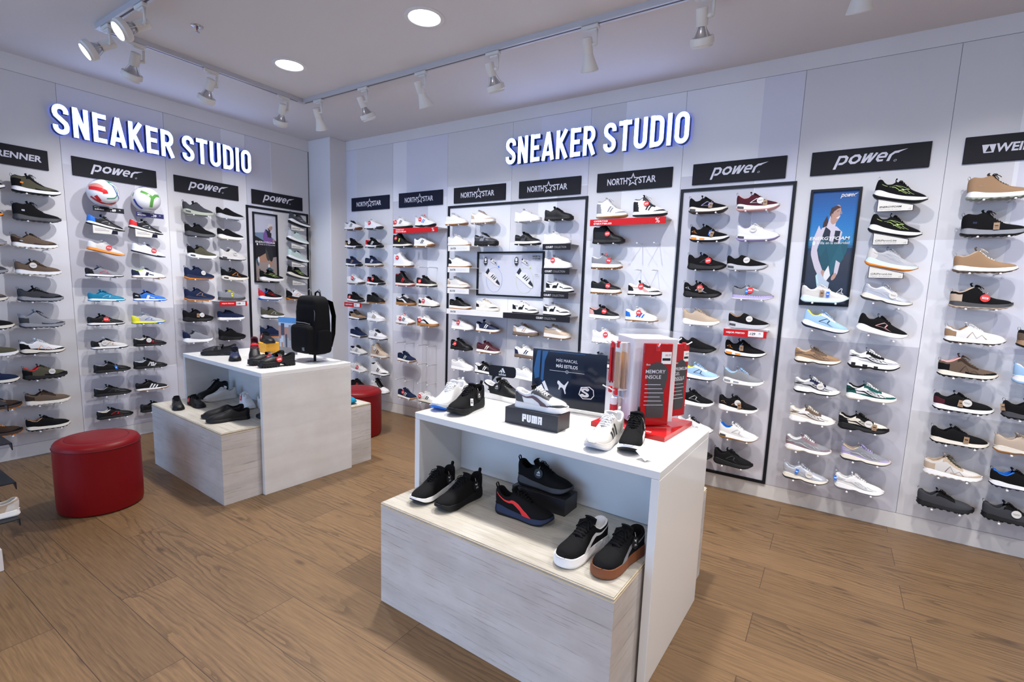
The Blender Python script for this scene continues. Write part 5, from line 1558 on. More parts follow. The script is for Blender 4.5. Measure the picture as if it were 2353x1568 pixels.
def in_frame(p):
    w, u, z = p[:3]
    q = (Vector((u, -.13, z)) if w == 'back' else Vector((.13, u, z))) - CAM
    m = cam.matrix_world
    f = -q.dot(Vector(m.col[2][:3]))
    x, y = 1176.5 + 1141.75 * q.dot(Vector(m.col[0][:3])) / f, 809.36 - 1141.75 * q.dot(Vector(m.col[1][:3])) / f
    return -20 < x < 2373 and y < 1590
HIDDEN = ('black sneaker half hidden', 'white sneaker with black stripes behind', 'white sneaker with navy stripes behind', 'white sneaker with bow laces', 'black shoe almost hidden', 'navy runner behind', 'white runner with navy laces above')
PEGS = [p for p in PEGS if in_frame(p) and not p[4].startswith(HIDDEN)]
rest = MB()
for n, (wall, u, z, k, desc) in enumerate(PEGS):
    if n >= 310:
        if wall == 'back': peg_mb(rest, (u, 0, z))
        else: peg_mb(rest, (0, u, z), PI / 2)
        continue
    o = bpy.data.objects.new('shelf_peg', peg_me)
    COL.objects.link(o)
    on_wall(o, wall, u, z)
    if isinstance(k, tuple):
        lab = 'empty white wall peg, %s of its pair, %s row of the %s' % (('left', 'right')[k[1]], ORD[k[2]], CN[k[3]])
    else:
        d = desc.split(',')[0].split()
        lab = 'white peg under %s of the %s' % (('heel', 'toe')[k or 0], ' '.join(d))
        if len(lab.split()) > 16: lab = ' '.join(lab.split()[:16])
    tag(o, lab, 'peg', 'white wall pegs under the shoes')
if rest.v:
    o = rest.build('shelf_pegs', M_PEG, None, True)
    tag(o, 'white wall pegs under the farthest shoes in the corner bays', 'pegs', None, 'stuff')

# ---------------------------------------------------------------- ceiling: track, lamps, downlights, sprinkler
def track():
    zc = 3.085
    t = thing('lighting_track', 'white ceiling lighting track running round above both walls', 'lighting track', (1.155, -1.076, zc))
    for x0, x1, y0, y1 in ((-.02, 6.6, -.02, .02), (-.02, .02, -1.50, -.0201), (.0201, 3.2, -1.50, -1.46)):
        r = MB().box(x0, x1, y0, y1, -.034, 0).build('rail', M_TRACK, t)
        if x1 - x0 > y1 - y0: MB().box(x0 + .04, x1, -.006 + (y0 + y1) / 2, .006 + (y0 + y1) / 2, -.0345, -.030).build('slot', M_GAP, r)
        else: MB().box(-.006, .006, y0 + .04, y1 - .04, -.0345, -.030).build('slot', M_GAP, r)
track()
def lamp(kind, x, y, aim, along, label, lit=True, power=1.0):
    """adapter under the track, hanging arm, barrel and shade pointing along aim"""
    t = thing('track_spotlight', label, 'spotlight', (x, y, 3.051), 0, 'white track spotlights')
    mb = MB()
    a = .055
    if along == 'x': mb.bbox(-a, a, -.017, .017, -.022, 0, .004); mb.bbox(-.02, .045, -.011, .011, -.036, -.022, .003)
    else: mb.bbox(-.017, .017, -a, a, -.022, 0, .004); mb.bbox(-.011, .011, -.02, .045, -.036, -.022, .003)
    mb.build('adapter', M_LAMP, t)
    d = Vector((1, 0, 0)) if along == 'x' else Vector((0, 1, 0))
    e = d * .042
    mb = MB()
    mb.tube([e + Vector((0, 0, -.03)), e + Vector((0, 0, -.115))], .0085, 8)
    mb.tube([e + Vector((0, 0, -.110)), e - d * .030 + Vector((0, 0, -.110))], .011, 10)
    mb.build('arm', M_LAMP, t, True)
    aim = Vector(aim).normalized()
    q = aim.to_track_quat('Z', 'X')
    piv = Vector((0, 0, -.110)) - d * .012
    h = MB()
    def xf(b): return [tuple(piv + q @ Vector(p)) for p in b.v]
    b = MB(); b.lathe([(.004, -.045), (.027, -.045), (.030, -.041), (.030, .035), (.028, .039), (.004, .039)], 20)
    h.add(xf(b), b.f)
    bar = h.build('barrel', M_LAMP, t, True); smooth_by_angle(bar)
    h = MB(); b = MB()
    if kind == 'cone':
        b.lathe([(.028, .036), (.030, .050), (.046, .105), (.054, .128), (.055, .135), (.051, .135), (.042, .105), (.026, .05)], 28, cap=False)
        h.add(xf(b), b.f)
        sh = h.build('lamp_shade', M_LAMP, t, True)
        zl, rl = .125, .047
    else:
        b.lathe([(.018, .036), (.022, .050), (.040, .085), (.052, .092)], 28, cap=False)
        h.add(xf(b), b.f)
        rf = h.build('reflector', M_CHROME, t, True)
        h = MB(); b = MB()
        b.lathe([(.050, .088), (.060, .090), (.062, .096), (.062, .122), (.054, .130), (.053, .138), (.047, .138), (.046, .092)], 28, cap=False)
        for k in range(3):
            an = 2 * PI * k / 3 + .4
            b.tube([(.027 * math.cos(an), .027 * math.sin(an), .03), (.042 * math.cos(an), .042 * math.sin(an), .062), (.058 * math.cos(an), .058 * math.sin(an), .094)], .0018, 5)
        h.add(xf(b), b.f)
        rg = h.build('lamp_ring', M_LAMP, t, True); smooth_by_angle(rg)
        zl, rl = .131, .046
    h = MB(); b = MB(); b.lathe([(rl, zl - .002), (rl, zl)], 24)
    h.add(xf(b), b.f)
    h.build('lens', M_LED, t)
    L = add_light('track_spotlight_beam', 'SPOT', tuple(Vector((x, y, 3.051)) + piv + aim * (zl + .012)), aim, SPOT_W * power, (.98, .97, 1.0), spot_size=math.radians(96), spot_blend=1.0, shadow_soft_size=.024)
for i, (x, kind, dx) in enumerate([(1.357, 'cone', -.22), (1.937, 'ring', .05), (2.571, 'cone', .05), (3.227, 'ring', .05), (3.939, 'cone', -.08), (4.599, 'ring', -.04), (5.30, 'cone', 0), (6.0, 'ring', 0), (6.7, 'cone', 0)]):
    names = ['cone spotlight nearest the track corner, over the back wall', 'ring-headed spotlight, second along the back-wall track', 'cone spotlight, third along the back-wall track', 'ring-headed spotlight, fourth along the back-wall track', 'cone spotlight with lit mouth, fifth along the back-wall track', 'ring-headed spotlight, sixth along the back-wall track', 'cone spotlight cut by the top edge of the photo', 'ring-headed spotlight beyond the right edge of the photo', 'cone spotlight far beyond the right edge of the photo']
    lamp(kind, x, -1.072, (dx, .50, -.87), 'x', 'white ' + names[i])
for y, kind, nm in [(-1.274, 'ring', 'white ring-headed spotlight nearest the corner, over the left wall'), (-1.870, 'ring', 'white ring-headed spotlight in the middle of the left-wall track'), (-2.357, 'ring', 'white ring-headed spotlight hanging just behind a lit one')]:
    lamp(kind, 1.155, y, (-.52, .16 if y > -1.5 else -.02, -.86), 'y', nm, power=1.35)
lamp('ring', 1.262, -2.556, (-.18, -.80, -.58), 'x', 'white spotlight with lit lens, leftmost in the photo')
lamp('ring', 1.760, -2.556, (-.08, -.82, -.56), 'x', 'white spotlight with lit lens at the top edge of the photo')

def downlight(x, y, label, spread=100, power=1.0):
    t = thing('recessed_downlight', label, 'downlight', (x, y, 3.085), 0, 'round recessed downlights')
    mb = MB(); mb.lathe([(.122, 0), (.122, -.003), (.116, -.006), (.098, -.006), (.094, -.002), (.094, 0)], 40, cap=False)
    r = mb.build('trim_ring', M_PAINT, t, True); smooth_by_angle(r)
    mb = MB(); mb.lathe([(.094, -.0022), (.094, -.0005)], 40)
    mb.build('diffuser', M_DOWN, t)
    add_light('downlight_glow', 'AREA', (x, y, 3.074), (0, 0, -1), DOWN_W * power, (1.0, .96, .92), shape='DISK', size=.19, spread=math.radians(spread))
downlight(3.078, -1.581, 'large round lit downlight at the top of the photo')
downlight(1.712, -1.578, 'round lit downlight nearer the room corner')
for x, y, n in ((4.45, -1.58, 'right of the photo, by the back wall'), (5.82, -1.58, 'far right by the back wall'), (3.08, -4.3, 'behind the photographer on the left'), (5.2, -4.3, 'behind the photographer on the right'), (4.2, -6.3, 'near the shop front')):
    downlight(x, y, 'round lit downlight outside the photo, ' + n)
for x, y, n in ((7.1, -2.6, 'beyond the right edge'), (7.1, -4.6, 'beyond the right edge, towards the shop front')):  # unseen wide-beam downlights, added to brighten the table panels that face right
    downlight(x, y, 'round lit downlight outside the photo, ' + n, 165, 1.35)
t = thing('fire_sprinkler', 'small fire sprinkler on the ceiling', 'sprinkler', (1.71, -2.224, 3.085))
mb = MB(); mb.lathe([(.036, 0), (.034, -.004), (.014, -.009), (.010, -.004)], 24)
mb.build('escutcheon', M_CHROME, t, True)
mb = MB(); mb.tube([(.006, 0, -.004), (.010, 0, -.020), (0, 0, -.036)], .002, 6); mb.tube([(-.006, 0, -.004), (-.010, 0, -.020), (0, 0, -.036)], .002, 6); mb.lathe([(.014, -.038), (.014, -.0365)], 14)
mb.build('deflector', M_CHROME, t, True)
mb = MB(); mb.tube([(0, 0, -.006), (0, 0, -.032)], .0026, 8)
mb.build('glass_bulb', M_RED, t, True)['label'] = 'red glass bulb'

# ---------------------------------------------------------------- display tables, plinths, stools
def display_table(x, y, rot, w, d, h, mat, label, div):
    t = thing('display_table', label, 'display table', (x, y, 0), rot, 'white display tables')
    b = .032
    MB().bbox(0, w, 0, d, h - b, h, .002).build('tabletop', M_TABLE, t)
    for x0 in (0, w - b):
        MB().bbox(x0, x0 + b, 0, d, 0, h - b - .0006, .0015).build('side_panel', mat, t)
    MB().box(b + .0005, w - b - .0005, div, div + .025, .4915, h - b - .0006).build('back_panel', mat, t)
    return t
def plinth(x, y, rot, x0, x1, y0, y1, h, label):
    t = thing('wooden_plinth', label, 'plinth', (x, y, 0), rot, 'whitewashed wooden plinths')
    MB().box(x0, x1, y0, y1, 0, h - .019).build('body', M_WOODG, t)
    MB().box(x0 + .003, x1 - .003, y0 + .003, y1 - .003, h - .019, h).build('top_board', M_WOODG_T, t)
    mb = MB()
    for a in (h - .020, h - .008):
        mb.box(x0 - .0006, x1 + .0006, y0 - .0006, y0 + .003, a, a + .004); mb.box(x1 - .003, x1 + .0006, y0 + .003, y1, a, a + .004); mb.box(x0 - .0006, x0 + .003, y0 + .003, y1, a, a + .004)
    mb.build('plywood_edge', M_EDGE, t)['label'] = 'pale plywood edge strip'
R1, R2 = math.radians(-2.25), math.radians(-3.37)
T1 = (3.635, -2.216); T2 = (.895, -2.060)
def tl(T, R, p, z=0.0):
    return (T[0] + p[0] * math.cos(R) - p[1] * math.sin(R), T[1] + p[0] * math.sin(R) + p[1] * math.cos(R), z)
display_table(*T1, R1, 1.236, .685, .86, M_TABLE, 'glossy white display table in the foreground carrying the hook display', .318)
plinth(*T1, R1, .042, 1.194, -.250, .930, .49, 'whitewashed wooden plinth under the foreground table')
display_table(*T2, R2, 1.258, .705, .86, M_TABLE_WORN, 'scuffed white display table under the backpack', .335)
plinth(*T2, R2, .042, 1.218, -.252, .925, .49, 'whitewashed wooden plinth under the backpack table')
def stool(x, y, label):
    t = thing('round_stool', label, 'stool', (x, y, 0), 0, 'red round stools')
    R = .222
    mb = MB(); mb.lathe([(R - .012, .004), (R - .004, .008), (R, .03), (R + .001, .20), (R, .41)], 64)
    smooth_by_angle(mb.build('body', M_LEATHER, t, True))
    mb = MB(); mb.lathe([(R, .4105), (R - .002, .425), (R - .012, .440), (R - .035, .449), (R - .055, .4515), (R - .060, .4500), (R - .064, .4525), (.10, .4575), (.0005, .4585)], 64)
    smooth_by_angle(mb.build('seat', M_LEATHER, t, True), 50)
    mb = MB()
    mb.tube([((R + .0008) * math.cos(a), (R + .0008) * math.sin(a), .411) for a in [2 * PI * k / 72 for k in range(72)]], .0022, 6, 0, True)
    mb.tube([((R - .060) * math.cos(a), (R - .060) * math.sin(a), .4505) for a in [2 * PI * k / 72 for k in range(72)]], .0018, 6, 0, True)
    mb.build('seam_piping', M_SEAM, t, True)['label'] = 'dark red seam piping'
stool(1.445, -2.825, 'red round leather stool standing alone on the open floor')
stool(1.50, -.785, 'red round leather stool half hidden behind the backpack table')

# ---------------------------------------------------------------- shoes on the tables
def table_shoe(sn, cols, logo, tags, toe, d, z, label, group, L=.28, hi=True, tip=0.0, roll=0.0):
    d = Vector((d[0], d[1])).normalized()
    # swing tags hang on the side that faces the room
    o = make_shoe(sn, cols, logo, tags, hi, 1 if d.y < -.5 else -1)
    k = L / SL
    heel = Vector(toe) - d * L
    o.matrix_world = Matrix.Translation((heel.x, heel.y, z)) @ Matrix.Rotation(math.atan2(d.y, d.x), 4, 'Z') @ Matrix.Rotation(tip, 4, 'Y') @ Matrix.Rotation(roll, 4, 'X') @ Matrix.Scale(k, 4)
    tag(o, label, 'shoe', group)
    return o
ZT, ZP = .8602, .4902
G1, G1P, G2, G2P = 'shoes on the foreground table', 'shoes on the foreground plinth', 'shoes on the backpack table', 'shoes on the backpack plinth'
table_shoe('run', 'wwwwsBnww', '', 'x', (3.705, -2.150), (.15, -1), ZT, 'white runner in clear plastic on the foreground table corner', G1)
table_shoe('run', 'kkkkkkkkk', '', 'd30q60', (3.828, -2.172), (.10, -1), ZT, 'all black runner with swing tags on the foreground table', G1, L=.285)
table_shoe('cup', 'kkwkwwkkw', 's', 'd38', (3.972, -1.705), (1, -.02), ZT, 'black leather sneaker with white sole holding the speech-bubble sign', G1, L=.285)
table_shoe('cup', 'wkkkwwmww', 'p', 'x', (4.374, -2.012), (1, .10), ZT + .0765, 'white, black and maroon sneaker in plastic on a black box', G1, L=.262)
table_shoe('run', 'CCCCCsKww', '3', '', (4.585, -2.228), (-.02, -1), ZT, 'pale grey runner with dark stripes before the hook display', G1)
table_shoe('run', 'kkkkwkwkk', '', 'd30', (4.715, -2.172), (.20, -.98), ZT, 'black runner with white sole and paper tag before the hook display', G1)
table_shoe('run', 'kkkkwkwkk', 's', 'p24', (3.812, -2.410), (0, -1), ZP, 'black runner with white sole, left of the pair on the plinth', G1P)
table_shoe('run', 'kkkkkkKkk', 's', 'p22', (3.946, -2.398), (-.10, -1), ZP, 'all black runner with round tag, right of the pair on the plinth', G1P)
table_shoe('run', 'kkkkKkKkk', '', 'd44', (4.420, -2.022), (1, .03), ZP + .0765, 'all black runner raised on a dark box on the plinth', G1P)
table_shoe('run', 'kkkknkRkk', 'p', '', (4.418, -2.196), (1, .06), ZP, 'black runner with red side swoosh leaning before the dark box', G1P)
table_shoe('platc', 'kkkkwwwkw', 'p', '', (4.585, -2.462), (-.20, -.98), ZP, 'black suede sneaker with thick white sole at the plinth edge', G1P, L=.285)
table_shoe('platc', 'kkkkQQgkk', 'p', 'p34', (4.722, -2.444), (-.22, -.975), ZP, 'black suede sneaker with thick brown sole at the plinth edge', G1P, L=.285)
# second table
table_shoe('mj', 'kkkkkkkkk', '', '', (1.105, -2.020), (-.62, -.78), ZT, 'black strap shoe, nearer of the pair at the far end of the table', G2, L=.25)
table_shoe('mj', 'kkkkkkkkk', '', '', (.985, -1.950), (-.62, -.78), ZT, 'black strap shoe, farther of the pair at the far end of the table', G2, L=.25)
table_shoe('ox', 'nkknkkkkk', '', '', (1.585, -2.005), (.88, -.47), ZT, 'navy and black lace-up shoe facing the room on the table', G2, L=.24)
ps = table_shoe('mj', 'kkkkkkkkm', '', 'r45', (1.665, -1.900), (.86, -.51), ZT + .108, 'black strap shoe with red strap card propped heel up on the table', G2, L=.24, tip=.48)
for c in ps.children:
    if c.name.startswith('strap'):
        c.material_slots[0].material = M_RED; c['label'] = 'red strap card'
table_shoe('ox', 'kkkkkkkkk', '', 'r30', (1.375, -1.580), (.95, -.22), ZT + .0825, 'black lace-up shoe with red tag on the yellow box', G2, L=.235)
table_shoe('mjc', 'kkkkkkkkk', '', 'r50', (1.955, -2.040), (-.16, -1), ZT, 'chunky black strap shoe nearest the table corner', G2, L=.26)
table_shoe('mjc', 'kkkkkkkkk', '', 'r48b40', (1.815, -2.035), (-.16, -1), ZT, 'chunky black strap shoe with red and blue tags behind its twin', G2, L=.26)
table_shoe('ox', 'kkkkkkkkk', '', '', (1.312, -2.285), (.95, -.30), ZP, 'small black lace-up shoe, front of the pair on the plinth corner', G2P, L=.22)
table_shoe('ox', 'kkkkkkkkk', '', 'r22', (1.360, -2.145), (1, -.05), ZP, 'small black lace-up shoe with red tag on the plinth', G2P, L=.22)
table_shoe('high', 'kkkkkkkkk', '', '', (1.035, -2.040), (-.05, -1), ZP, 'black high shoe deep in the shade under the scuffed table', G2P, L=.25)
table_shoe('cup', 'CCCCCCCCC', '', '', (1.172, -2.045), (-.05, -1), ZP, 'plain white leather sneaker pointing at the plinth edge', G2P, L=.25)
table_shoe('cup', 'wwwwwwwww', '', 'r34', (1.665, -1.945), (.94, -.30), ZP, 'white sneaker with red round tag on the plinth', G2P, L=.255)
table_shoe('cup', 'wwwwwwwww', '', '', (1.845, -1.905), (.94, -.30), ZP, 'white sneaker half hidden behind the red-tagged white one', G2P, L=.255)
table_shoe('loaf', 'kkkkkkkkk', '', '', (1.785, -2.325), (-.36, -.93), ZP, 'black slip-on loafer, nearer of the pair on the plinth', G2P, L=.27)
table_shoe('loaf', 'kkkkkkkkk', '', '', (1.650, -2.292), (-.36, -.93), ZP, 'black slip-on loafer, farther of the pair on the plinth', G2P, L=.27)
table_shoe('mj', 'kkkkkkkkk', '', '', (1.915, -2.045), (-.55, -.84), ZP, 'black shoe toe peeping out behind the scuffed side panel', G2P, L=.24)
table_shoe('run', 'TTTTTTTTT', '', '', (2.120, -1.335), (1, .02), ZP, 'blue shoe toe on the far end of the plinth', G2P, L=.24)

# ---------------------------------------------------------------- things on the foreground table
t = thing('shoe_box', 'black shoe box with white lettering on the foreground table', 'shoe box', (4.080, -2.079, .860), math.radians(-.8))
MB().bbox(0, .281, 0, .116, 0, .076, .001).build('box', M_BOXBLK, t)
mb = MB(); x = 0
for ch in 'PUMa':
    st, w = glyph(ch, .56, .24)
    for p in st: put_polys(mb, ribbon(p, .24), .096 + x * .0385, .022, .0385, .036, -.0006)
    x += w + .09
mb.build('lettering', M_WHT, t)
t = thing('shoe_box', 'plain dark shoe box on the foreground plinth', 'shoe box', (4.138, -2.086, .490), math.radians(-.8))
MB().bbox(0, .281, 0, .122, 0, .076, .001).build('box', M_BOXBLK, t)
# tablet-shaped brand board in acrylic
t = thing('counter_sign', 'dark blue counter sign with three white brand marks', 'sign', (4.000, -1.706, .860), math.radians(3.4))
MB().box(0, .420, -.003, .003, .014, .318).box(0, .420, -.055, .055, 0, .004).build('acrylic_holder', M_CLEAR, t)
mb = MB()
sk = [(.0, (.02, .05, .12)), (.25, (.012, .026, .065)), (.55, (.010, .018, .042)), (1, (.012, .014, .030))]
inks = [new_mat('counter_sign_ink', (.008, .014, .033), .10), M_WHT, new_mat('counter_sign_blue', (.02, .10, .26), .2), M_BLK]
mb.box(.004, .416, -.0045, -.0032, .018, .312, 0)
mb.poly([(.012, .20), (.03, .302), (.05, .306), (.045, .16), (.02, .15)], -.0047, 2); mb.poly([(.055, .15), (.06, .304), (.095, .306), (.075, .25), (.07, .14)], -.0047, 2); mb.poly([(.10, .306), (.30, .306), (.30, .303), (.10, .302)], -.0047, 2)
put_text(mb, 'MÁS MARCAS,', .142, .252, w=.118, h=.0215, y=-.0048, m=1); put_text(mb, 'MÁS ESTILOS', .142, .224, w=.120, h=.0215, y=-.0048, m=1, bold=.014)
mb.box(.105, .195, -.0050, -.0047, .2045, .2062, 1); mb.box(.213, .300, -.0050, -.0047, .2045, .2062, 1)
put_polys(mb, ribbon(arc(.204, .205, .0075, .0075, 0, 360, 16)[:-1], .0015, True), 0, 0, 1, 1, -.0048, 1); put_polys(mb, ribbon([(.200, .207), (.204, .202), (.208, .207)], .0012), 0, 0, 1, 1, -.005, 1)
put_polys(mb, three_bars(), .035, .094, .046, .052, -.0048, 1); put_polys(mb, [CAT], .152, .088, .064, .070, -.0048, 1)
so = glyph('S', .62, .2)[0][0]
put_polys(mb, ribbon(so, .2), .288, .090, .062, .042, -.0050, 1)
put_polys(mb, ribbon(so, .06), .276, .082, .098, .060, -.0048, 1)
put_polys(mb, ribbon([(.276, .098), (.286, .135), (.330, .142), (.352, .128), (.356, .100), (.342, .082), (.298, .078)], .004, True), 0, 0, 1, 1, -.0048, 1)
mb.build('print', inks, t)
# speech bubble stuck in the black sneaker
t = thing('speech_bubble_sign', 'dark speech-bubble sign standing in the black sneaker', 'sign', (3.748, -1.700, .978), math.radians(6))
mb = MB()
o_ = arc(.118, .052, .019, .019, 0, 90, 6) + arc(-.018, .052, .019, .019, 90, 180, 6) + arc(-.018, .028, .016, .019, 180, 270, 6) + [(-.012, .009), (-.012, -.022), (.012, .009)] + arc(.118, .028, .019, .019, 270, 360, 6)
mb.prism(o_, -.0015, .0015)
mb.build('bubble', M_BOARD, t)
mb = MB(); put_polys(mb, three_bars(), .030, .034, .028, .027, -.0021); put_text(mb, 'adidas', .0305, .0165, w=.046, h=.0145, y=-.0021, bold=.02)
mb.build('lettering', M_WHT, t)
MB().prism([(-.030, .03), (-.028, -.070), (-.012, -.080), (.014, -.074), (.034, -.02), (.034, .009), (-.030, .009)], .002, .004).build('clear_foot', M_CLEAR, t)
# hook display with insoles, shoe horns, laces and cleaner tubes
HX, HY, HR = 4.600, -1.668, math.radians(40.9)
t = thing('hook_display', 'white revolving hook display on a red base on the foreground table', 'display stand', (HX, HY, .860))
mb = MB()
b4 = [(-.175, -.178), (.178, -.178), (.178, .176), (-.175, .176)]
c_, s_ = math.cos(math.radians(-5)), math.sin(math.radians(-5))
pts = [(x * c_ - y * s_ + .018, x * s_ + y * c_ - .045) for x, y in b4]
mb.add([(p[0], p[1], .0) for p in pts] + [(p[0], p[1], .022) for p in pts], [(3, 2, 1, 0), (4, 5, 6, 7)] + [(i, (i + 1) % 4, 4 + (i + 1) % 4, 4 + i) for i in range(4)])
base = mb.build('base', new_mat('red_acrylic', (.50, .018, .02), .12), t)
mb = MB()
vs, fs, tw, th = text_polys('Bata', .02)
k = .05 / tw
a0 = math.radians(-5 + 0)
def bl(u, v):
    x, y = .055 + u, -.155 + v
    return (x * c_ - y * s_ + .018, x * s_ + y * c_ - .045, .0226)
mb.add([bl(x * k + y * k * .25, y * k) for x, y in vs], [f for f in fs])
mb.build('base_lettering', M_LET, base)
hs = .104
mb = MB(); mb.bbox(-hs, hs, -hs, hs, .034, .422, .002); mb.lathe([(.05, .022), (.05, .034)], 24)
col = mb.build('column', new_mat('white_display_card', (.74, .74, .80), .35), t); col.rotation_euler.z = HR
mb = MB(); mb.box(-hs + .004, hs + .012, -hs - .012, hs - .004, .4225, .450)
o = mb.build('header', M_CLEAR, t); o.rotation_euler.z = HR
def face_pt(face, u, v, z):
    """face 0: front right, 1: front left, 2: right; u along the face, v outwards"""
    a = HR + (0, -PI / 2, PI / 2)[face]
    x, y = u, -hs - v
    return Vector((x * math.cos(a) - y * math.sin(a), x * math.sin(a) + y * math.cos(a), z)), a
def hook(face, u, z, ln, tip=True):
    mb = MB()
    p = [face_pt(face, u, v, zz)[0] for v, zz in ((0, z), (ln * .8, z), (ln, z + .012))]
    mb.tube(p, .003, 8)
    h = mb.build('hook', M_PEG, t, True)
    q, a = face_pt(face, u, ln * .62, z)
    c = MB(); c.bbox(-.010, .010, -.007, .007, -.022, .008, .002)
    cc = c.build('price_clip', new_mat('red_clip', (.62, .02, .025), .3), h)
    cc.location = q; cc.rotation_euler.z = a
for f, u, z, ln in ((0, -.006, .392, .055), (2, -.045, .392, .10), (2, .03, .40, .085), (1, -.03, .385, .085), (1, .05, .395, .085), (1, .0, .175, .10), (1, .06, .175, .09)):
    hook(f, u, z, ln)
def insole_pack(face, u, v, z0, w, h, words, label, yaw=0.0):
    p, a = face_pt(face, u, v, z0)
    q = thing('insole_pack', label, 'insole pack', (HX + p.x, HY + p.y, .860 + p.z), a + yaw, 'insole packs on the hook display')
    MB().bbox(-w / 2, w / 2, -.006, .006, 0, h, .003).build('pouch', new_mat('red_glossy_pouch', (.40, .005, .008), .16, bump=.5, bscale=40), q)
    mb = MB()
    pr = [(0, .030), (.20, .033), (.45, .028), (.62, .034), (.82, .040), (.94, .030), (1, .008)]
    n = 24
    L_ = [(-ip(pr, i / n) * (w / .105) * .95, .035 + i / n * h * .68) for i in range(n + 1)]; R_ = [(ip(pr, i / n) * (w / .105) * .95 + .003, .035 + i / n * h * .68) for i in range(n, -1, -1)]
    mb.prism(L_ + R_, -.0078, -.0062)
    mb.build('insole', new_mat('dark_grey_foam', (.05, .05, .055), .7), q)['label'] = 'dark grey insole'
    mb = MB()
    for i, wd in enumerate(words): put_text(mb, wd, -w * .40, h * (.64 - i * .065), h=h * .044, y=-.0084, bold=.008)
    for i in range(6): mb.box(-w * .40, w * (.15 + .06 * ((i * 7) % 3)), -.0084, -.0082, h * (.50 - i * .05), h * (.506 - i * .05))
    put_text(mb, 'Bata', -w * .40, h * .735, h=h * .022, y=-.0084, shear=.25, bold=.01)
    mb.build('lettering', M_LET, q)
    mb = MB(); mb.box(w * .12, w * .46, -.0074, -.0066, h * .755, h * .90, 0); mb.box(w * .15, w * .43, -.0078, -.0074, h * .795, h * .825, 1); put_text(mb, '38-39', w * .24, h * .85, w=w * .19, h=h * .022, y=-.0078, m=2)
    mb.build('price_sticker', [M_WHT, M_BLK, M_RED], q)['label'] = 'white barcode sticker'
insole_pack(0, -.004, .034, .030, .136, .375, ['MEMORY', 'INSOLE'], 'red insole pack facing the camera on the hook display')
insole_pack(2, -.052, .045, .050, .105, .345, ['PREMIUM', 'GEL', 'INSOLE'], 'red gel insole pack at the right side of the hook display', -1.15)
def flat_item(name, face, u, v, z, label, cat, group, fn, yaw=0.0):
    p, a = face_pt(face, u, v, z)
    o = fn()
    o.name = name
    o.location = (HX + p.x, HY + p.y, .860 + p.z); o.rotation_euler.z = a + yaw
    return tag(o, label, cat, group)
def horn_mesh():
    P = []
    for i in range(15):
        s = i / 14
        w = .012 + .006 * s
        if s < .1: w *= math.sqrt(1 - (1 - s / .1) ** 2) * .98 + .02
        if s > .88: w *= math.sqrt(max(0, 1 - ((s - .88) / .12) ** 2)) * .98 + .02
        P.append([(w * c, .005 * (1 - c * c) , -.20 * s + .03) for c in (-1, -.6, -.2, .2, .6, 1)])
    mb = MB(); mb.grid(P); n = len(mb.v)
    mb.add([(x, y + .003, z) for x, y, z in mb.v[:n]], [f[::-1] for f in mb.f])
    return mb.mesh('shoe_horn', [new_mat('red_horn_plastic', (.55, .02, .03), .18)], True)
hm = horn_mesh()
for k in range(4):
    flat_item('shoe_horn', 1, -.040, .016 + k * .013, .360, 'red plastic shoe horn, %s of four on one hook' % ('nearest the column', 'second', 'third', 'outermost')[k], 'shoe horn', 'red shoe horns on the hook display', lambda: (lambda o: (COL.objects.link(o), o)[1])(bpy.data.objects.new('shoe_horn', hm)))
def lace_pack():
    root = bpy.data.objects.new('lace_pack', None); COL.objects.link(root)
    mb = MB(); mb.box(-.020, .020, -.0008, .0008, .115, .160)
    mb.build('header_card', M_WHT, root)
    mb = MB()
    for i in range(4): mb.tube([(-.013 + i * .0085, 0, .118), (-.014 + i * .0088, .001, .02), (-.013 + i * .0085, 0, -.055)], .0036, 6)
    mb.build('laces', new_mat('tan_laces', (.46, .22, .055), .6), root, True)
    MB().box(-.022, .022, -.0045, -.004, -.10, .16).build('bag', M_CLEAR, root)
    mb = MB(); mb.bbox(-.016, .016, -.003, .003, -.095, -.062, .002)
    mb.build('printed_label', new_mat('blue_yellow_label', (.20, .28, .45), .4), root)
    return root
for k in range(2):
    flat_item('lace_pack', 1, .048 + .004 * k, .022 + k * .030, .235, 'tan laces in a clear bag, %s pack on the hook display' % ('rear', 'front')[k], 'laces', 'lace packs on the hook display', lace_pack, .35)
def tube_item():
    root = bpy.data.objects.new('cleaner_tube', None); COL.objects.link(root)
    mb = MB(); mb.lathe([(.006, .068), (.016, .060), (.017, .045), (.017, .028)], 16); smooth_by_angle(mb.build('cap', M_WHT, root, True))
    mb = MB(); mb.lathe([(.017, .0275), (.017, -.045)], 16); smooth_by_angle(mb.build('body', new_mat('red_tube_label', (.58, .02, .03), .3), root, True))
    mb = MB(); mb.lathe([(.017, -.0455), (.016, -.075), (.014, -.078)], 16); smooth_by_angle(mb.build('foot', M_WHT, root, True))
    MB().bbox(-.017, .017, -.002, .002, .068, .128, .001).build('hanger', new_mat('orange_hanger', (.70, .11, .02), .3), root)
    return root
for k in range(2):
    flat_item('cleaner_tube', 1, -.022 + k * .034, .030 + k * .016, .070, 'red and white cleaner tube hanging on the hook display, %s of two' % ('right', 'left')[k], 'tube', 'cleaner tubes on the hook display', tube_item)
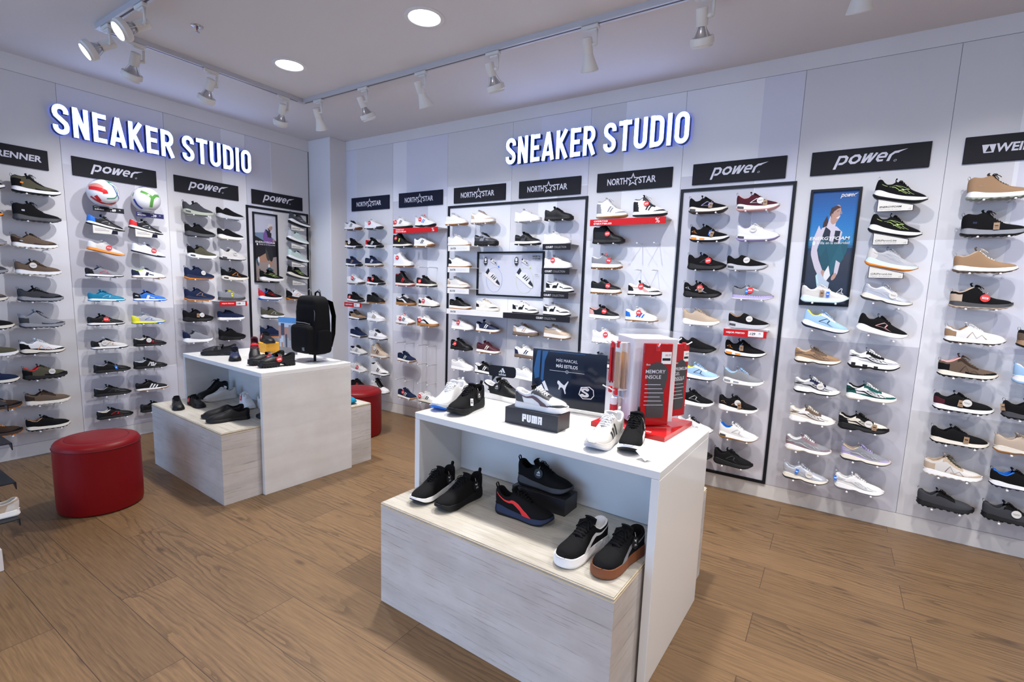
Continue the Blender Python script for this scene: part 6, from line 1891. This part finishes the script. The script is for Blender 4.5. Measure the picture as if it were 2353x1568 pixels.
# loose paper tag of the black runner
mb = MB(); mb.grid([[(x * .036, y * .052 - .0, .030 - .024 * y + .004 * math.sin(x * 3)) for y in (0, .33, .66, 1)] for x in (0, .33, .66, 1)])
pt = mb.build('paper_tag', M_WHT, None, True); pt.location = (4.765, -2.150, .860); pt.rotation_euler = (0, 0, math.radians(-118)); 
tag(pt, 'white paper tag hanging beside the black runner', 'tag')
q = MB()
for i in range(9): q.box(.006 + (i % 2) * .002, .030 - (i % 3) * .003, .006 + i * .0045, .0075 + i * .0045, .0315 - .024 * (.13 + i * .0865), .0322 - .024 * (.13 + i * .0865))
q.build('print', M_GRY, pt)

# ---------------------------------------------------------------- things on the backpack table
t = thing('card_box', 'small yellow box on the backpack table', 'box', (1.180, -1.605, .860), math.radians(-3))
MB().bbox(0, .155, 0, .135, 0, .082, .0015).build('box', M_YBOX, t)
t = thing('shoe_prop', 'dark wedge under the propped strap shoe', 'shoe prop', (1.502, -1.806, .860), math.radians(-30))
MB().prism([(-.045, 0), (.045, 0), (-.045, .088)], -.03, .03).build('wedge', M_BOXBLK, t)
t = thing('photo_sign', 'narrow acrylic photo sign behind the backpack', 'sign', (1.400, -1.530, .860), math.radians(8))
MB().box(0, .215, -.003, .003, 0, .315).box(0, .215, -.035, .035, 0, .004).build('acrylic_holder', M_CLEAR, t)
mb = MB()
mb.box(.002, .213, -.0042, -.0032, .006, .312, 0)
for i in range(8): mb.poly([(.003, .22 + i * .0114), (.212, .22 + i * .0114), (.212, .2315 + i * .0114), (.003, .2315 + i * .0114)], -.0044, 1 if i > 3 else 2)
for x0, x1, z0, z1, m in ((.003, .03, .13, .24, 3), (.03, .07, .16, .26, 4), (.07, .12, .14, .23, 3), (.12, .212, .12, .25, 5), (.004, .212, .006, .06, 5), (.015, .055, .05, .15, 2), (.08, .10, .02, .17, 4), (.03, .05, .02, .10, 3)):
    mb.box(x0, x1, -.0046 - m * 2e-5, -.0044, z0, z1, m)
mb.build('print', [new_mat('photo_base', (.34, .36, .42), .3), new_mat('photo_sky', (.10, .30, .62), .3), new_mat('photo_haze', (.50, .60, .72), .3), new_mat('photo_wall', (.40, .22, .18), .3), new_mat('photo_dark', (.06, .07, .11), .3), new_mat('photo_grey', (.24, .25, .28), .3)], t)
# backpack on its stand
t = thing('bag_stand', 'black metal stand with round steel foot under the backpack', 'stand', (1.945, -1.575, .860))
mb = MB(); mb.lathe([(.070, 0), (.070, .003), (.066, .005), (.004, .006)], 36)
smooth_by_angle(mb.build('foot_plate', M_CHROME, t, True))
mb = MB(); mb.tube([(0, 0, .005), (0, 0, .060)], .010, 12)
mb.build('post', M_FRAME, t, True)
mb = MB()
for s in (-1, 1): mb.tube([(s * .05, .02, .50), (s * .055, .02, .545), (s * .06, .005, .560), (s * .062, -.006, .550)], .003, 6)
mb.build('hook', M_CHROME, t, True)
bp = thing('backpack', 'black quilted backpack displayed on a stand on the table', 'backpack', (1.930, -1.575, .915), R2)
def pad(x0, x1, y0, y1, z0, z1, r, n=2, seams=0, top=0.0):
    """soft rounded block, super-ellipsoid-like"""
    mb = MB()
    cx, cy, cz = (x0 + x1) / 2, (y0 + y1) / 2, (z0 + z1) / 2
    N, K = 30, 40
    P = []
    e = r
    sp = lambda v, p: math.copysign(abs(v) ** p, v)
    for i in range(N + 1):
        th = -PI / 2 + PI * i / N
        row = []
        for k in range(K + 1):
            ph = 2 * PI * k / K
            x = sp(math.cos(th), e) * sp(math.cos(ph), e); y = sp(math.cos(th), e) * sp(math.sin(ph), e); z = sp(math.sin(th), e)
            zz = cz + z * (z1 - z0) / 2
            puff = 1.0
            if seams: puff = .95 + .05 * abs(math.sin(PI * (zz - z0) / (z1 - z0) * seams))
            tap = 1 - top * max(0, (zz - cz) / (z1 - z0))
            row.append((cx + x * (x1 - x0) / 2 * tap, cy + y * (y1 - y0) / 2 * puff * tap, zz))
        P.append(row)
    mb.grid(P, 0, False)
    return mb
pad(-.145, .145, -.075, .075, 0, .455, .34, seams=7, top=.12).build('main_pocket', M_NYLON, bp, True)
pad(-.125, .125, -.125, -.05, .015, .235, .36, seams=4).build('front_pocket', M_NYLON, bp, True)
pad(.125, .172, -.06, .055, .02, .20, .42).build('side_pocket', M_NYLON, bp, True)
pad(-.172, -.125, -.06, .055, .02, .20, .42).build('side_pocket', M_NYLON, bp, True)
for s in (-1, 1):
    mb = MB()
    pts = [(s * .07, .06, .43), (s * .085, .105, .41), (s * .095, .125, .30), (s * .10, .115, .16), (s * .125, .07, .06)]
    P = [[(p[0] + d * (.026 - .003 * i), p[1] + .012 * (1 - d * d), p[2]) for d in (-1, -.5, 0, .5, 1)] for i, p in enumerate(pts)]
    mb.grid(P)
    n = len(mb.v); mb.add([(x, y - .012, z) for x, y, z in mb.v[:n]], [f[::-1] for f in mb.f])
    mb.build('shoulder_strap', M_NYLON, bp, True)
mb = MB(); mb.tube([(-.035, .045, .445), (-.03, .045, .475), (0, .045, .487), (.03, .045, .475), (.035, .045, .445)], .007, 8)
mb.build('carry_handle', M_NYLON, bp, True)
mb = MB(); mb.tube([(-.120, -.100, .245), (-.06, -.112, .252), (.06, -.112, .252), (.120, -.100, .245)], .003, 6); mb.tube([(-.118, -.064, .16), (-.126, -.064, .33), (-.10, -.060, .40), (0, -.058, .425), (.10, -.060, .40), (.126, -.064, .33), (.118, -.064, .16)], .003, 6)
mb.build('zip', M_GAP, bp, True)
mb = MB(); put_text(mb, 'NS', .052, .040, w=.030, h=.027, y=-.1268, bold=.03)
mb.build('badge', M_GRY, bp)['label'] = 'grey printed badge'

# ---------------------------------------------------------------- shoe rack at the left edge of the photo
t = thing('shoe_rack', 'black shoe rack with angled shelf ends at the left edge of the photo', 'shoe rack', (1.98, -3.32, 0))
MB().bbox(-.55, 0, -.62, -.075, 0, .115, .003).build('base', M_PAINT, t)
MB().box(-.40, -.36, -.42, -.38, .115, 1.0).build('post', M_FRAME, t)
for z in (.247, .440, .643, .84):
    m = MB(); m.box(-.40, 0, -.40, 0, z - .004, z)
    for y0 in (-.004, -.40):
        m.add([(-.075, y0, z - .004), (0, y0, z - .004), (0, y0, z - .036), (-.075, y0 + .004, z - .004), (0, y0 + .004, z - .004), (0, y0 + .004, z - .036)], [(0, 2, 1), (3, 4, 5), (0, 1, 4, 3), (1, 2, 5, 4), (2, 0, 3, 5)])
    m.build('shelf', M_FRAME, t)
for z, cols, sn, lab in ((.247, 'bbCbwwbbC', 'cup', 'beige sneaker with thick white sole on the lowest rack shelf'), (.440, 'pppCwwppC', 'cup', 'pale pink sneaker with white sole on the middle rack shelf'), (.643, 'wwwwwwwww', 'cup', 'white sneaker on the upper rack shelf at the photo edge')):
    dy = {.247: .0, .440: -.095, .643: -.125}[z]
    table_shoe(sn, cols, '', '', (1.865, -3.560 + dy), (-.15, -1), z + .0005, lab, 'shoes on the rack', L=.26)
